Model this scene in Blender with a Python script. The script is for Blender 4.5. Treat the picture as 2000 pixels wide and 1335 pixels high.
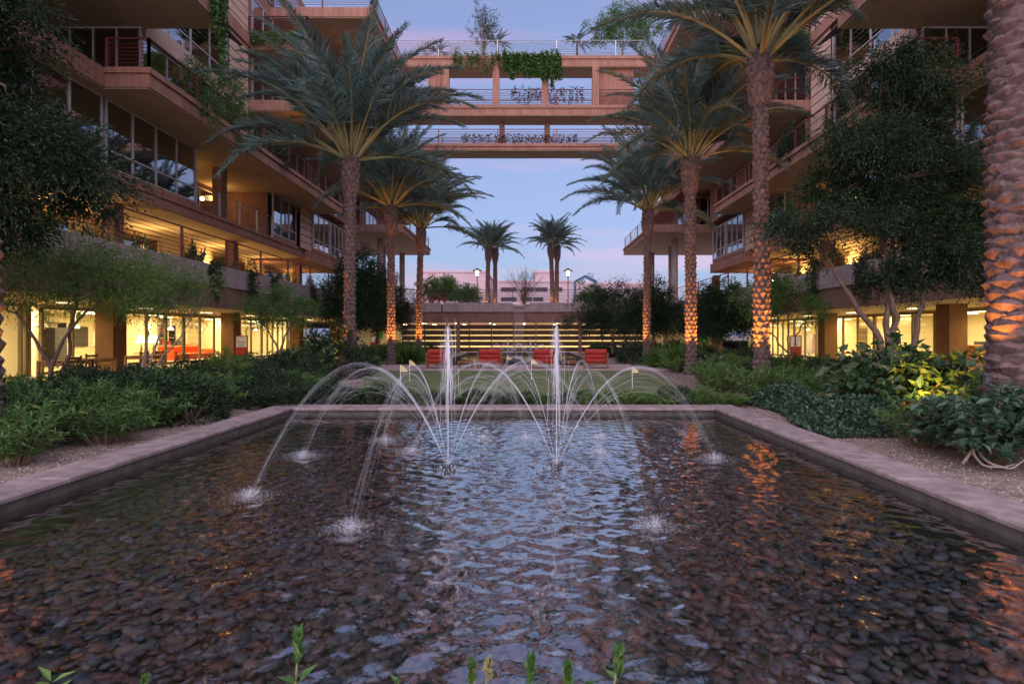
import bpy, math, random
import numpy as np
from mathutils import Vector, Matrix, Euler

for _o in list(bpy.data.objects):
    bpy.data.objects.remove(_o)
SC = bpy.context.scene
C = SC.collection
R = math.radians
PI = math.pi

# ------------------------------------------------------------------ camera
F_PX, VX, VY, CAMZ = 1080.0, 1024.0, 654.0, 1.5
cam = bpy.data.cameras.new('camera')
cam.sensor_width = 36.0
cam.lens = F_PX / 2000.0 * 36.0
cam.shift_x = -(VX - 1000.0) / 2000.0
cam.shift_y = (VY - 667.5) / 2000.0
cam.clip_start, cam.clip_end = 0.05, 2000.0
camo = bpy.data.objects.new('camera', cam)
C.objects.link(camo)
camo.location = (0, 0, CAMZ)
camo.rotation_euler = (R(90), 0, 0)
SC.camera = camo

# ------------------------------------------------------------------ sky, sun, exposure
SUN_EL, SUN_AZ = 5.0, 195.0
W = bpy.data.worlds.new('World')
SC.world = W
W.use_nodes = True
_n, _l = W.node_tree.nodes, W.node_tree.links
_n.clear()
_out = _n.new('ShaderNodeOutputWorld')
_bg = _n.new('ShaderNodeBackground')
_sky = _n.new('ShaderNodeTexSky')
_sky.sky_type = 'NISHITA'
_sky.sun_disc = False
_sky.sun_elevation = R(SUN_EL)
_sky.sun_rotation = R(SUN_AZ)
_sky.air_density = 1.0
_sky.dust_density = 1.6
_sky.ozone_density = 3.0
_bg.inputs['Strength'].default_value = 0.07
# evening tint of the whole sky (dusk glow)
_tint = _n.new('ShaderNodeMix'); _tint.data_type = 'RGBA'; _tint.blend_type = 'MULTIPLY'
_tint.inputs['Factor'].default_value = 1.0
_tint.inputs['B'].default_value = (0.34, 0.32, 0.35, 1)
_hs = _n.new('ShaderNodeHueSaturation'); _hs.inputs['Saturation'].default_value = 0.68
_l.new(_sky.outputs['Color'], _hs.inputs['Color'])
_l.new(_hs.outputs['Color'], _tint.inputs['A'])
# thin pink streaks of cloud
_tc = _n.new('ShaderNodeTexCoord')
_mp = _n.new('ShaderNodeMapping'); _mp.inputs['Scale'].default_value = (1.0, 1.0, 9.0)
_mp.inputs['Rotation'].default_value = (0, R(7), 0)
_nz = _n.new('ShaderNodeTexNoise'); _nz.inputs['Scale'].default_value = 2.3; _nz.inputs['Detail'].default_value = 5.0
_nz.inputs['Roughness'].default_value = 0.45
_rp = _n.new('ShaderNodeValToRGB')
_rp.color_ramp.elements[0].position = 0.49; _rp.color_ramp.elements[0].color = (0, 0, 0, 1)
_rp.color_ramp.elements[1].position = 0.70; _rp.color_ramp.elements[1].color = (1, 1, 1, 1)
_cl = _n.new('ShaderNodeMix'); _cl.data_type = 'RGBA'; _cl.blend_type = 'MULTIPLY'
_cl.inputs['B'].default_value = (1.85, 1.06, 0.95, 1)
_l.new(_tc.outputs['Generated'], _mp.inputs['Vector'])
_l.new(_mp.outputs['Vector'], _nz.inputs['Vector'])
_l.new(_nz.outputs['Fac'], _rp.inputs['Fac'])
_l.new(_rp.outputs['Color'], _cl.inputs['Factor'])
# even blue-hour light from the whole sky dome
_ad = _n.new('ShaderNodeMix'); _ad.data_type = 'RGBA'; _ad.blend_type = 'ADD'; _ad.inputs['Factor'].default_value = 1.0
_ad.inputs['B'].default_value = (0.32, 0.42, 0.84, 1)
_l.new(_tint.outputs['Result'], _ad.inputs['A'])
_l.new(_ad.outputs['Result'], _cl.inputs['A'])
_l.new(_cl.outputs['Result'], _bg.inputs['Color'])
_l.new(_bg.outputs['Background'], _out.inputs['Surface'])

sun = bpy.data.lights.new('sun', 'SUN')
sun.energy = 0.72
sun.angle = R(130)
sun.color = (0.96, 0.86, 1.0)
suno = bpy.data.objects.new('sun', sun)
C.objects.link(suno)
suno.rotation_euler = (R(50), 0, R(-12))     # last glow from behind the camera

SC.view_settings.view_transform = 'Standard'
SC.view_settings.look = 'None'
SC.view_settings.gamma = 1.0
SC.view_settings.use_curve_mapping = False
SC.view_settings.exposure = 2.75
SC.cycles.use_denoising = True
SC.cycles.max_bounces = 8
SC.cycles.transparent_max_bounces = 24
SC.cycles.sample_clamp_indirect = 4.0
SC.cycles.caustics_reflective = False
SC.cycles.caustics_refractive = False
# ------------------------------------------------------------------ helpers
rng = np.random.default_rng(7)
random.seed(7)


def PX(px, d):
    return (px - VX) / F_PX * d


def PZ(py, d):
    return CAMZ + (VY - py) / F_PX * d


def GY(py, z=0.0):
    """distance at which a point of height z shows on image row py"""
    return (CAMZ - z) * F_PX / (py - VY)


def raw_mesh(name, V, faces):
    """V (n,3); faces: list of (m,k) int arrays"""
    me = bpy.data.meshes.new(name)
    V = np.asarray(V, np.float32)
    me.vertices.add(len(V))
    me.vertices.foreach_set('co', V.ravel())
    loops = np.concatenate([f.ravel() for f in faces]).astype(np.int32)
    tot = np.concatenate([np.full(len(f), f.shape[1], np.int32) for f in faces])
    start = np.concatenate([[0], np.cumsum(tot)[:-1]]).astype(np.int32)
    me.loops.add(len(loops))
    me.loops.foreach_set('vertex_index', loops)
    me.polygons.add(len(tot))
    me.polygons.foreach_set('loop_start', start)
    me.polygons.foreach_set('loop_total', tot)
    me.update(calc_edges=True)
    return me


class MB:
    def __init__(self):
        self.v = []; self.f = {}; self.n = 0; self.col = []

    def add(self, V, F, col=None):
        V = np.asarray(V, float).reshape(-1, 3)
        if isinstance(F, np.ndarray):
            F = [F]
        else:
            d = {}
            for f in F:
                d.setdefault(len(f), []).append(f)
            F = [np.array(x, int) for x in d.values()]
        for a in F:
            self.f.setdefault(a.shape[1], []).append(a + self.n)
        self.v.append(V); self.n += len(V)
        if col is not None:
            self.col.append(np.broadcast_to(np.asarray(col, float), (len(V), 3)))
        return self

    def box(self, x0, x1, y0, y1, z0, z1):
        x0, x1 = min(x0, x1), max(x0, x1)
        V = [(x0, y0, z0), (x1, y0, z0), (x1, y1, z0), (x0, y1, z0), (x0, y0, z1), (x1, y0, z1), (x1, y1, z1), (x0, y1, z1)]
        F = np.array([(0, 3, 2, 1), (4, 5, 6, 7), (0, 1, 5, 4), (1, 2, 6, 5), (2, 3, 7, 6), (3, 0, 4, 7)])
        return self.add(V, F)

    def bbox(self, x0, x1, y0, y1, z0, z1, b):
        """box with chamfered vertical and top edges"""
        x0, x1 = min(x0, x1), max(x0, x1)
        def ring(o, z):
            return [(x0 + o, y0 + b, z), (x0 + b, y0 + o, z), (x1 - b, y0 + o, z), (x1 - o, y0 + b, z), (x1 - o, y1 - b, z), (x1 - b, y1 - o, z), (x0 + b, y1 - o, z), (x0 + o, y1 - b, z)]
        V = ring(b, z0) + ring(0, z0 + b) + ring(0, z1 - b) + ring(b, z1)
        F = []
        for k in range(3):
            for i in range(8):
                j = (i + 1) % 8
                F.append((k * 8 + i, k * 8 + j, k * 8 + 8 + j, k * 8 + 8 + i))
        F.append(tuple(range(24, 32))); F.append(tuple(reversed(range(8))))
        return self.add(V, F)

    def tube(self, pts, rad, n=6, cap=True):
        pts = np.asarray(pts, float); m = len(pts)
        rad = np.broadcast_to(np.asarray(rad, float), (m,))
        T = np.gradient(pts, axis=0); T /= np.linalg.norm(T, axis=1)[:, None] + 1e-9
        ref = np.array([0.31, 0.93, 0.17]) if abs(T[0][2]) > 0.8 else np.array([0.05, 0.02, 1.0])
        A = np.cross(T, ref); A /= np.linalg.norm(A, axis=1)[:, None] + 1e-9
        B = np.cross(T, A)
        th = np.arange(n) * 2 * PI / n
        V = pts[:, None, :] + rad[:, None, None] * (np.cos(th)[None, :, None] * A[:, None, :] + np.sin(th)[None, :, None] * B[:, None, :])
        i = np.arange(m - 1)[:, None] * n; j = np.arange(n)[None, :]; k = (j + 1) % n
        F = np.stack([i + j, i + k, i + n + k, i + n + j], -1).reshape(-1, 4)
        V = V.reshape(-1, 3)
        self.add(V, F)
        if cap and n > 3:
            self.f.setdefault(n, []).append(np.array([list(range(self.n - n, self.n))]))
            self.f.setdefault(n, []).append(np.array([list(range(self.n - m * n, self.n - m * n + n))[::-1]]))
        return self

    def lathe(self, prof, c=(0, 0, 0), n=16):
        P = np.array([(r, z) for r, z in prof], float); m = len(P)
        th = np.arange(n) * 2 * PI / n
        V = np.stack([P[:, 0, None] * np.cos(th), P[:, 0, None] * np.sin(th), np.repeat(P[:, 1, None], n, 1)], -1).reshape(-1, 3) + np.array(c)
        i = np.arange(m - 1)[:, None] * n; j = np.arange(n)[None, :]; k = (j + 1) % n
        return self.add(V, np.stack([i + j, i + k, i + n + k, i + n + j], -1).reshape(-1, 4))

    def mesh(self, name, mat=None, smooth=False):
        me = raw_mesh(name, np.concatenate(self.v), [np.concatenate(a) for a in self.f.values()])
        if self.col:
            at = me.color_attributes.new('col', 'FLOAT_COLOR', 'POINT')
            c = np.concatenate(self.col); c = np.concatenate([c, np.ones((len(c), 1))], 1).astype(np.float32)
            at.data.foreach_set('color', c.ravel())
        if mat is not None:
            me.materials.append(mat)
        me.polygons.foreach_set('use_smooth', np.full(len(me.polygons), bool(smooth)))
        return me

    def build(self, name, mat=None, parent=None, smooth=False, **kw):
        return put(name, self.mesh(name, mat, smooth), parent, **kw)


def put(name, me, parent=None, loc=None, rot=None, scale=None):
    o = bpy.data.objects.new(name, me)
    C.objects.link(o)
    if parent is not None:
        o.parent = parent
        if not loc:
            o.matrix_parent_inverse = Matrix.Translation(-parent.location) if parent.parent is None else Matrix()
    if loc is not None:
        o.location = loc
    if rot is not None:
        o.rotation_euler = rot
    if scale is not None:
        o.scale = (scale,) * 3 if isinstance(scale, (int, float)) else scale
    return o


def tag(o, label=None, cat=None, group=None, kind=None):
    if label: o['label'] = label
    if cat: o['category'] = cat
    if group: o['group'] = group
    if kind: o['kind'] = kind
    return o


def empty(name, loc=(0, 0, 0), rz=0.0, label=None, cat=None, group=None, kind=None, scale=None):
    o = bpy.data.objects.new(name, None)
    C.objects.link(o)
    o.empty_display_size = 0.1
    o.location = loc
    o.rotation_euler = (0, 0, rz)
    if scale is not None:
        o.scale = (scale,) * 3 if isinstance(scale, (int, float)) else scale
    return tag(o, label, cat, group, kind)


def child(name, me, parent, loc=(0, 0, 0), rot=(0, 0, 0), scale=(1, 1, 1)):
    """part given in its parent's own coordinates"""
    o = bpy.data.objects.new(name, me)
    C.objects.link(o)
    o.parent = parent
    o.location = loc; o.rotation_euler = rot
    o.scale = (scale,) * 3 if isinstance(scale, (int, float)) else scale
    return o


# ------------------------------------------------------------------ materials
def _mat(name):
    m = bpy.data.materials.new(name)
    m.use_nodes = True
    nt = m.node_tree
    return m, nt.nodes, nt.links, nt.nodes['Principled BSDF']


def surf(name, c, rough=0.8, var=0.18, scale=3.0, bump=0.15, bscale=60.0, metal=0.0, streak=0.0, spec=0.4, c2=None, sx=(1, 1, 1)):
    """painted / stucco / stone surface: two-scale mottling and fine relief"""
    m, n, l, b = _mat(name)
    tc = n.new('ShaderNodeTexCoord')
    geo = n.new('ShaderNodeNewGeometry')
    mp = n.new('ShaderNodeMapping'); mp.inputs['Scale'].default_value = sx
    l.new(geo.outputs['Position'], mp.inputs['Vector'])
    z = n.new('ShaderNodeTexNoise'); z.inputs['Scale'].default_value = scale; z.inputs['Detail'].default_value = 6.0
    z.inputs['Roughness'].default_value = 0.62
    l.new(mp.outputs['Vector'], z.inputs['Vector'])
    rp = n.new('ShaderNodeValToRGB')
    lo = tuple(max(0, x * (1 - var)) for x in c); hi = tuple(min(1, x * (1 + var)) for x in (c2 or c))
    rp.color_ramp.elements[0].position = 0.32; rp.color_ramp.elements[0].color = (*lo, 1)
    rp.color_ramp.elements[1].position = 0.68; rp.color_ramp.elements[1].color = (*hi, 1)
    l.new(z.outputs['Fac'], rp.inputs['Fac'])
    col = rp.outputs['Color']
    if streak:
        mp2 = n.new('ShaderNodeMapping'); mp2.inputs['Scale'].default_value = (6, 6, 0.35)
        z2 = n.new('ShaderNodeTexNoise'); z2.inputs['Scale'].default_value = 1.6; z2.inputs['Detail'].default_value = 4
        l.new(geo.outputs['Position'], mp2.inputs['Vector']); l.new(mp2.outputs['Vector'], z2.inputs['Vector'])
        r2 = n.new('ShaderNodeMapRange'); r2.inputs['From Min'].default_value = 0.35; r2.inputs['From Max'].default_value = 0.7
        r2.inputs['To Min'].default_value = 1.0; r2.inputs['To Max'].default_value = 1.0 - streak
        l.new(z2.outputs['Fac'], r2.inputs['Value'])
        mx = n.new('ShaderNodeMix'); mx.data_type = 'RGBA'; mx.blend_type = 'MULTIPLY'; mx.inputs['Factor'].default_value = 1
        l.new(col, mx.inputs['A']); l.new(r2.outputs['Result'], mx.inputs['B'])
        col = mx.outputs['Result']
    l.new(col, b.inputs['Base Color'])
    b.inputs['Roughness'].default_value = rough
    b.inputs['Metallic'].default_value = metal
    b.inputs['Specular IOR Level'].default_value = spec
    if bump:
        z3 = n.new('ShaderNodeTexNoise'); z3.inputs['Scale'].default_value = bscale; z3.inputs['Detail'].default_value = 3
        l.new(geo.outputs['Position'], z3.inputs['Vector'])
        bp = n.new('ShaderNodeBump'); bp.inputs['Strength'].default_value = bump; bp.inputs['Distance'].default_value = 0.01
        l.new(z3.outputs['Fac'], bp.inputs['Height']); l.new(bp.outputs['Normal'], b.inputs['Normal'])
    return m


def leafmat(name, stops, rough=0.5, trans=0.25, spec=0.35):
    """leaves: each leaf takes its own tone, some light passes through"""
    m, n, l, b = _mat(name)
    geo = n.new('ShaderNodeNewGeometry')
    rp = n.new('ShaderNodeValToRGB')
    rp.color_ramp.elements.remove(rp.color_ramp.elements[0])
    rp.color_ramp.elements[0].position = stops[0][0]; rp.color_ramp.elements[0].color = (*stops[0][1], 1)
    for p, c in stops[1:]:
        e = rp.color_ramp.elements.new(p); e.color = (*c, 1)
    l.new(geo.outputs['Random Per Island'], rp.inputs['Fac'])
    l.new(rp.outputs['Color'], b.inputs['Base Color'])
    b.inputs['Roughness'].default_value = rough
    b.inputs['Specular IOR Level'].default_value = spec
    tr = n.new('ShaderNodeBsdfTranslucent'); l.new(rp.outputs['Color'], tr.inputs['Color'])
    mx = n.new('ShaderNodeMixShader'); mx.inputs['Fac'].default_value = trans
    l.new(b.outputs['BSDF'], mx.inputs[1]); l.new(tr.outputs['BSDF'], mx.inputs[2])
    l.new(mx.outputs['Shader'], n['Material Output'].inputs['Surface'])
    return m


def glow(name, c, e):
    m, n, l, b = _mat(name)
    b.inputs['Base Color'].default_value = (*c, 1)
    b.inputs['Emission Color'].default_value = (*c, 1)
    b.inputs['Emission Strength'].default_value = e
    return m


def fresnel2(n, l, ior):
    # the same reflectance from either side of a thin sheet
    fr = n.new('ShaderNodeFresnel')
    g = n.new('ShaderNodeNewGeometry')
    mr = n.new('ShaderNodeMapRange')
    mr.inputs['To Min'].default_value = ior; mr.inputs['To Max'].default_value = 1.0 / ior
    l.new(g.outputs['Backfacing'], mr.inputs['Value'])
    l.new(mr.outputs['Result'], fr.inputs['IOR'])
    return fr


def glassmat(name, ior=1.5, tint=(0.9, 0.92, 0.9), boost=0.0):
    """thin sheet of window glass: reflects by angle, otherwise see-through"""
    m, n, l, b = _mat(name)
    n.remove(b)
    fr = fresnel2(n, l, ior)
    ad = n.new('ShaderNodeMath'); ad.operation = 'ADD'; ad.use_clamp = True; ad.inputs[1].default_value = boost
    l.new(fr.outputs['Fac'], ad.inputs[0])
    geo = n.new('ShaderNodeNewGeometry')
    z = n.new('ShaderNodeTexNoise'); z.inputs['Scale'].default_value = 0.9; z.inputs['Detail'].default_value = 1
    l.new(geo.outputs['Position'], z.inputs['Vector'])
    bp = n.new('ShaderNodeBump'); bp.inputs['Strength'].default_value = 0.06; bp.inputs['Distance'].default_value = 0.02
    l.new(z.outputs['Fac'], bp.inputs['Height'])
    g = n.new('ShaderNodeBsdfGlossy'); g.inputs['Roughness'].default_value = 0.015; g.inputs['Color'].default_value = (0.95, 0.95, 1, 1)
    l.new(bp.outputs['Normal'], g.inputs['Normal'])
    t = n.new('ShaderNodeBsdfTransparent'); t.inputs['Color'].default_value = (*tint, 1)
    mx = n.new('ShaderNodeMixShader')
    l.new(ad.outputs['Value'], mx.inputs['Fac']); l.new(t.outputs['BSDF'], mx.inputs[1]); l.new(g.outputs['BSDF'], mx.inputs[2])
    l.new(mx.outputs['Shader'], n['Material Output'].inputs['Surface'])
    return m


def attrmat(name, rough=0.5, spec=0.5, nscale=25.0, bump=0.3):
    """stone whose own colour is stored with each stone"""
    m, n, l, b = _mat(name)
    a = n.new('ShaderNodeAttribute'); a.attribute_name = 'col'
    geo = n.new('ShaderNodeNewGeometry')
    z = n.new('ShaderNodeTexNoise'); z.inputs['Scale'].default_value = nscale; z.inputs['Detail'].default_value = 5
    l.new(geo.outputs['Position'], z.inputs['Vector'])
    r2 = n.new('ShaderNodeMapRange'); r2.inputs['From Min'].default_value = 0.3; r2.inputs['From Max'].default_value = 0.7
    r2.inputs['To Min'].default_value = 0.65; r2.inputs['To Max'].default_value = 1.3
    l.new(z.outputs['Fac'], r2.inputs['Value'])
    mx = n.new('ShaderNodeMix'); mx.data_type = 'RGBA'; mx.blend_type = 'MULTIPLY'; mx.inputs['Factor'].default_value = 1
    l.new(a.outputs['Color'], mx.inputs['A']); l.new(r2.outputs['Result'], mx.inputs['B'])
    l.new(mx.outputs['Result'], b.inputs['Base Color'])
    b.inputs['Roughness'].default_value = rough; b.inputs['Specular IOR Level'].default_value = spec
    return m


M = {}
M['stucco'] = surf('stucco', (0.32, 0.158, 0.112), 0.9, 0.14, 1.2, 0.25, 90, streak=0.32)
M['fascia'] = surf('fascia', (0.24, 0.135, 0.11), 0.9, 0.14, 1.5, 0.25, 90, streak=0.3)
M['soffit'] = surf('soffit', (0.56, 0.46, 0.32), 0.92, 0.08, 1.0, 0.2, 120)
M['concrete'] = surf('concrete', (0.36, 0.285, 0.295), 0.9, 0.16, 2.0, 0.3, 50, streak=0.25)
M['panel'] = surf('panel', (0.50, 0.34, 0.26), 0.75, 0.08, 2.0, 0.1, 40)
M['column'] = surf('column', (0.22, 0.115, 0.045), 0.85, 0.12, 3.0, 0.25, 70)
M['redmetal'] = surf('red_metal', (0.16, 0.035, 0.035), 0.5, 0.12, 8.0, 0.05, 60)
M['greymetal'] = surf('grey_metal', (0.42, 0.40, 0.40), 0.42, 0.1, 8.0, 0.05, 60, metal=0.6)
M['darkmetal'] = surf('dark_metal', (0.05, 0.045, 0.045), 0.5, 0.15, 8.0, 0.05, 60)
M['winframe'] = surf('window_frame', (0.38, 0.36, 0.36), 0.5, 0.08, 6.0, 0.03, 60)
M['bronze'] = surf('bronze_frame', (0.20, 0.15, 0.08), 0.5, 0.12, 6.0, 0.03, 60)
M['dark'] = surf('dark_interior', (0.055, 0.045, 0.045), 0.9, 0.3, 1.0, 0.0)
M['cream'] = surf('cream_wall', (0.72, 0.62, 0.40), 0.9, 0.05, 1.0, 0.05, 60)
M['shopfloor'] = surf('shop_floor', (0.50, 0.42, 0.30), 0.5, 0.12, 2.0, 0.05, 40)
M['glass'] = glassmat('clear_glass', 1.45)
M['winglass'] = glassmat('window_glass', 1.9, (0.55, 0.58, 0.6), 0.22)
M['coping'] = surf('coping_stone', (0.21, 0.155, 0.14), 0.75, 0.24, 6.0, 0.4, 55, c2=(0.26, 0.20, 0.19))
M['poolwall'] = surf('pool_wall', (0.10, 0.085, 0.075), 0.6, 0.35, 6.0, 0.3, 40)
M['soil'] = surf('decomposed_granite', (0.17, 0.115, 0.09), 0.95, 0.4, 9.0, 0.9, 130, c2=(0.24, 0.175, 0.145))
M['turf'] = surf('putting_turf', (0.13, 0.15, 0.07), 0.95, 0.10, 0.8, 0.5, 400, spec=0.1)
M['paver'] = surf('patio_paver', (0.36, 0.27, 0.25), 0.85, 0.12, 3.0, 0.2, 60)
M['slat'] = surf('slat_board', (0.075, 0.038, 0.025), 0.7, 0.25, 3.0, 0.2, 60, sx=(0.3, 1, 6))
M['bark'] = surf('bark', (0.16, 0.105, 0.075), 0.9, 0.35, 14.0, 0.8, 60, sx=(1, 1, 0.3))
M['palewood'] = surf('pale_branch', (0.36, 0.29, 0.24), 0.85, 0.25, 14.0, 0.5, 60)
M['palmbark'] = surf('palm_bark', (0.06, 0.04, 0.036), 0.95, 0.35, 12.0, 0.8, 70)
M['boot'] = surf('palm_boot', (0.095, 0.058, 0.052), 0.9, 0.4, 9.0, 0.7, 60, c2=(0.13, 0.085, 0.078))
M['redfab'] = surf('red_fabric', (0.36, 0.035, 0.025), 0.85, 0.12, 6.0, 0.15, 300)
M['wood'] = surf('stained_wood', (0.20, 0.075, 0.025), 0.55, 0.25, 5.0, 0.1, 60, sx=(1, 6, 6))
M['teak'] = surf('teak', (0.36, 0.17, 0.06), 0.6, 0.25, 5.0, 0.1, 60, sx=(6, 1, 6))
M['orange'] = surf('orange_upholstery', (0.75, 0.11, 0.015), 0.8, 0.06, 4.0, 0.1, 200)
M['white'] = surf('white_paint', (0.78, 0.77, 0.74), 0.6, 0.04, 4.0, 0.03, 60)
M['pink'] = surf('far_stucco', (0.50, 0.36, 0.38), 0.9, 0.07, 0.3, 0.05, 20)
M['bluepaint'] = surf('blue_paint', (0.10, 0.25, 0.42), 0.5, 0.1, 6.0, 0.05, 60)
M['redpaint'] = surf('red_paint', (0.38, 0.03, 0.02), 0.5, 0.1, 6.0, 0.05, 60)
M['ink'] = surf('ink', (0.02, 0.02, 0.02), 0.6, 0.1, 6.0, 0.0)
M['flag'] = surf('flag_cloth', (0.62, 0.52, 0.22), 0.85, 0.1, 8.0, 0.1, 100)
M['green_board'] = surf('green_board', (0.12, 0.42, 0.04), 0.6, 0.05, 6.0, 0.0)
M['palm'] = leafmat('palm_leaf', [(0.0, (0.06, 0.11, 0.10)), (0.5, (0.105, 0.175, 0.155)), (1.0, (0.19, 0.265, 0.225))], 0.42, 0.25, 0.5)
M['rachis'] = surf('frond_stem', (0.24, 0.22, 0.10), 0.6, 0.15, 6.0, 0.05, 60)
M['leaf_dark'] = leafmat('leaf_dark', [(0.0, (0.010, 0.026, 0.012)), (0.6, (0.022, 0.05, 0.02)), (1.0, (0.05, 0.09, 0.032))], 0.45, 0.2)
M['leaf_mid'] = leafmat('leaf_mid', [(0.0, (0.04, 0.10, 0.022)), (0.55, (0.075, 0.175, 0.04)), (0.95, (0.15, 0.26, 0.065)), (1.0, (0.24, 0.25, 0.07))], 0.5, 0.3)
M['leaf_light'] = leafmat('leaf_light', [(0.0, (0.08, 0.16, 0.035)), (0.6, (0.14, 0.25, 0.055)), (1.0, (0.22, 0.33, 0.09))], 0.5, 0.35)
M['leaf_broad'] = leafmat('leaf_broad', [(0.0, (0.022, 0.055, 0.02)), (0.6, (0.045, 0.095, 0.032)), (0.93, (0.085, 0.14, 0.05)), (1.0, (0.18, 0.17, 0.05))], 0.36, 0.2, 0.5)
M['leaf_blue'] = leafmat('leaf_blue', [(0.0, (0.022, 0.055, 0.03)), (0.6, (0.042, 0.095, 0.05)), (0.95, (0.08, 0.14, 0.075)), (1.0, (0.16, 0.16, 0.06))], 0.4, 0.2, 0.5)
M['ivy'] = leafmat('ivy_leaf', [(0.0, (0.035, 0.09, 0.02)), (0.6, (0.06, 0.15, 0.03)), (1.0, (0.12, 0.22, 0.05))], 0.45, 0.3)
M['bract'] = leafmat('bract', [(0.0, (0.40, 0.02, 0.06)), (1.0, (0.55, 0.05, 0.10))], 0.6, 0.3)
M['pebble'] = attrmat('pebble_stone', 0.5, 0.4)
M['gravel'] = attrmat('gravel_stone', 0.9, 0.2)
M['lampglow'] = glow('lit_lamp', (1.0, 0.80, 0.45), 0.45)
M['sconce'] = glow('lit_sconce', (1.0, 0.55, 0.18), 0.3)
M['tube'] = glow('lit_tube', (1.0, 0.86, 0.50), 1.0)
M['lantern'] = glow('lit_lantern', (1.0, 0.90, 0.62), 0.8)


def watermat():
    m, n, l, b = _mat('pool_water')
    n.remove(b)
    geo = n.new('ShaderNodeNewGeometry')
    z = n.new('ShaderNodeTexNoise'); z.inputs['Scale'].default_value = 12.0; z.inputs['Detail'].default_value = 2.0
    z.inputs['Distortion'].default_value = 0.6
    l.new(geo.outputs['Position'], z.inputs['Vector'])
    bp = n.new('ShaderNodeBump'); bp.inputs['Strength'].default_value = 0.13; bp.inputs['Distance'].default_value = 0.02
    l.new(z.outputs['Fac'], bp.inputs['Height'])
    lw = n.new('ShaderNodeLayerWeight'); lw.inputs['Blend'].default_value = 0.5
    l.new(bp.outputs['Normal'], lw.inputs['Normal'])
    pw = n.new('ShaderNodeMath'); pw.operation = 'POWER'; pw.inputs[1].default_value = 2.2
    l.new(lw.outputs['Facing'], pw.inputs[0])
    fr = n.new('ShaderNodeMapRange'); fr.inputs['To Min'].default_value = 0.24; fr.inputs['To Max'].default_value = 1.0
    l.new(pw.outputs['Value'], fr.inputs['Value'])
    g = n.new('ShaderNodeBsdfGlossy'); g.inputs['Roughness'].default_value = 0.02
    l.new(bp.outputs['Normal'], g.inputs['Normal'])
    t = n.new('ShaderNodeBsdfTransparent'); t.inputs['Color'].default_value = (0.80, 0.84, 0.84, 1)
    mx = n.new('ShaderNodeMixShader')
    l.new(fr.outputs['Result'], mx.inputs['Fac']); l.new(t.outputs['BSDF'], mx.inputs[1]); l.new(g.outputs['BSDF'], mx.inputs[2])
    l.new(mx.outputs['Shader'], n['Material Output'].inputs['Surface'])
    return m


def spraymat(name, alpha):
    m, n, l, b = _mat(name)
    b.inputs['Base Color'].default_value = (0.92, 0.93, 0.97, 1)
    b.inputs['Roughness'].default_value = 0.25
    b.inputs['Specular IOR Level'].default_value = 0.8
    tl = n.new('ShaderNodeBsdfTranslucent'); tl.inputs['Color'].default_value = (0.92, 0.93, 0.97, 1)
    m1 = n.new('ShaderNodeMixShader'); m1.inputs['Fac'].default_value = 0.4
    l.new(b.outputs['BSDF'], m1.inputs[1]); l.new(tl.outputs['BSDF'], m1.inputs[2])
    t = n.new('ShaderNodeBsdfTransparent')
    mx = n.new('ShaderNodeMixShader'); mx.inputs['Fac'].default_value = alpha
    l.new(t.outputs['BSDF'], mx.inputs[1]); l.new(m1.outputs['Shader'], mx.inputs[2])
    l.new(mx.outputs['Shader'], n['Material Output'].inputs['Surface'])
    return m


M['water'] = watermat()
M['spray'] = spraymat('water_spray', 0.4)
M['foam'] = spraymat('water_foam', 0.36)
M['sheet'] = spraymat('water_sheet', 0.16)
# ------------------------------------------------------------------ ground
POOL = dict(xo0=-4.97, xi0=-4.46, xi1=3.66, xo1=4.18, y0=1.55, yi0=2.05, yi1=10.62, yo1=11.18)
POOL2 = dict(xo0=-4.97, xi0=-4.46, xi1=3.66, xo1=4.18, y0=28.0, yi0=28.5, yi1=45.4, yo1=45.9)
WZ = -0.045


def ground():
    # one sheet with two rectangular openings for the pools
    xs = [-400, -60, POOL['xo0'] + .05, POOL['xo1'] - .05, 60, 400]
    ys = [-60, POOL['y0'] + .05, POOL['yo1'] - .05, POOL2['y0'] + .05, POOL2['yo1'] - .05, 70, 600]
    V = [(x, y, 0.0) for y in ys for x in xs]
    F = []
    nx = len(xs)
    for j in range(len(ys) - 1):
        for i in range(nx - 1):
            if i == 2 and j in (1, 3):
                continue
            F.append((j * nx + i, j * nx + i + 1, (j + 1) * nx + i + 1, (j + 1) * nx + i))
    tag(MB().add(V, F).build('ground', M['soil']), kind='structure')


ground()


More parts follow.
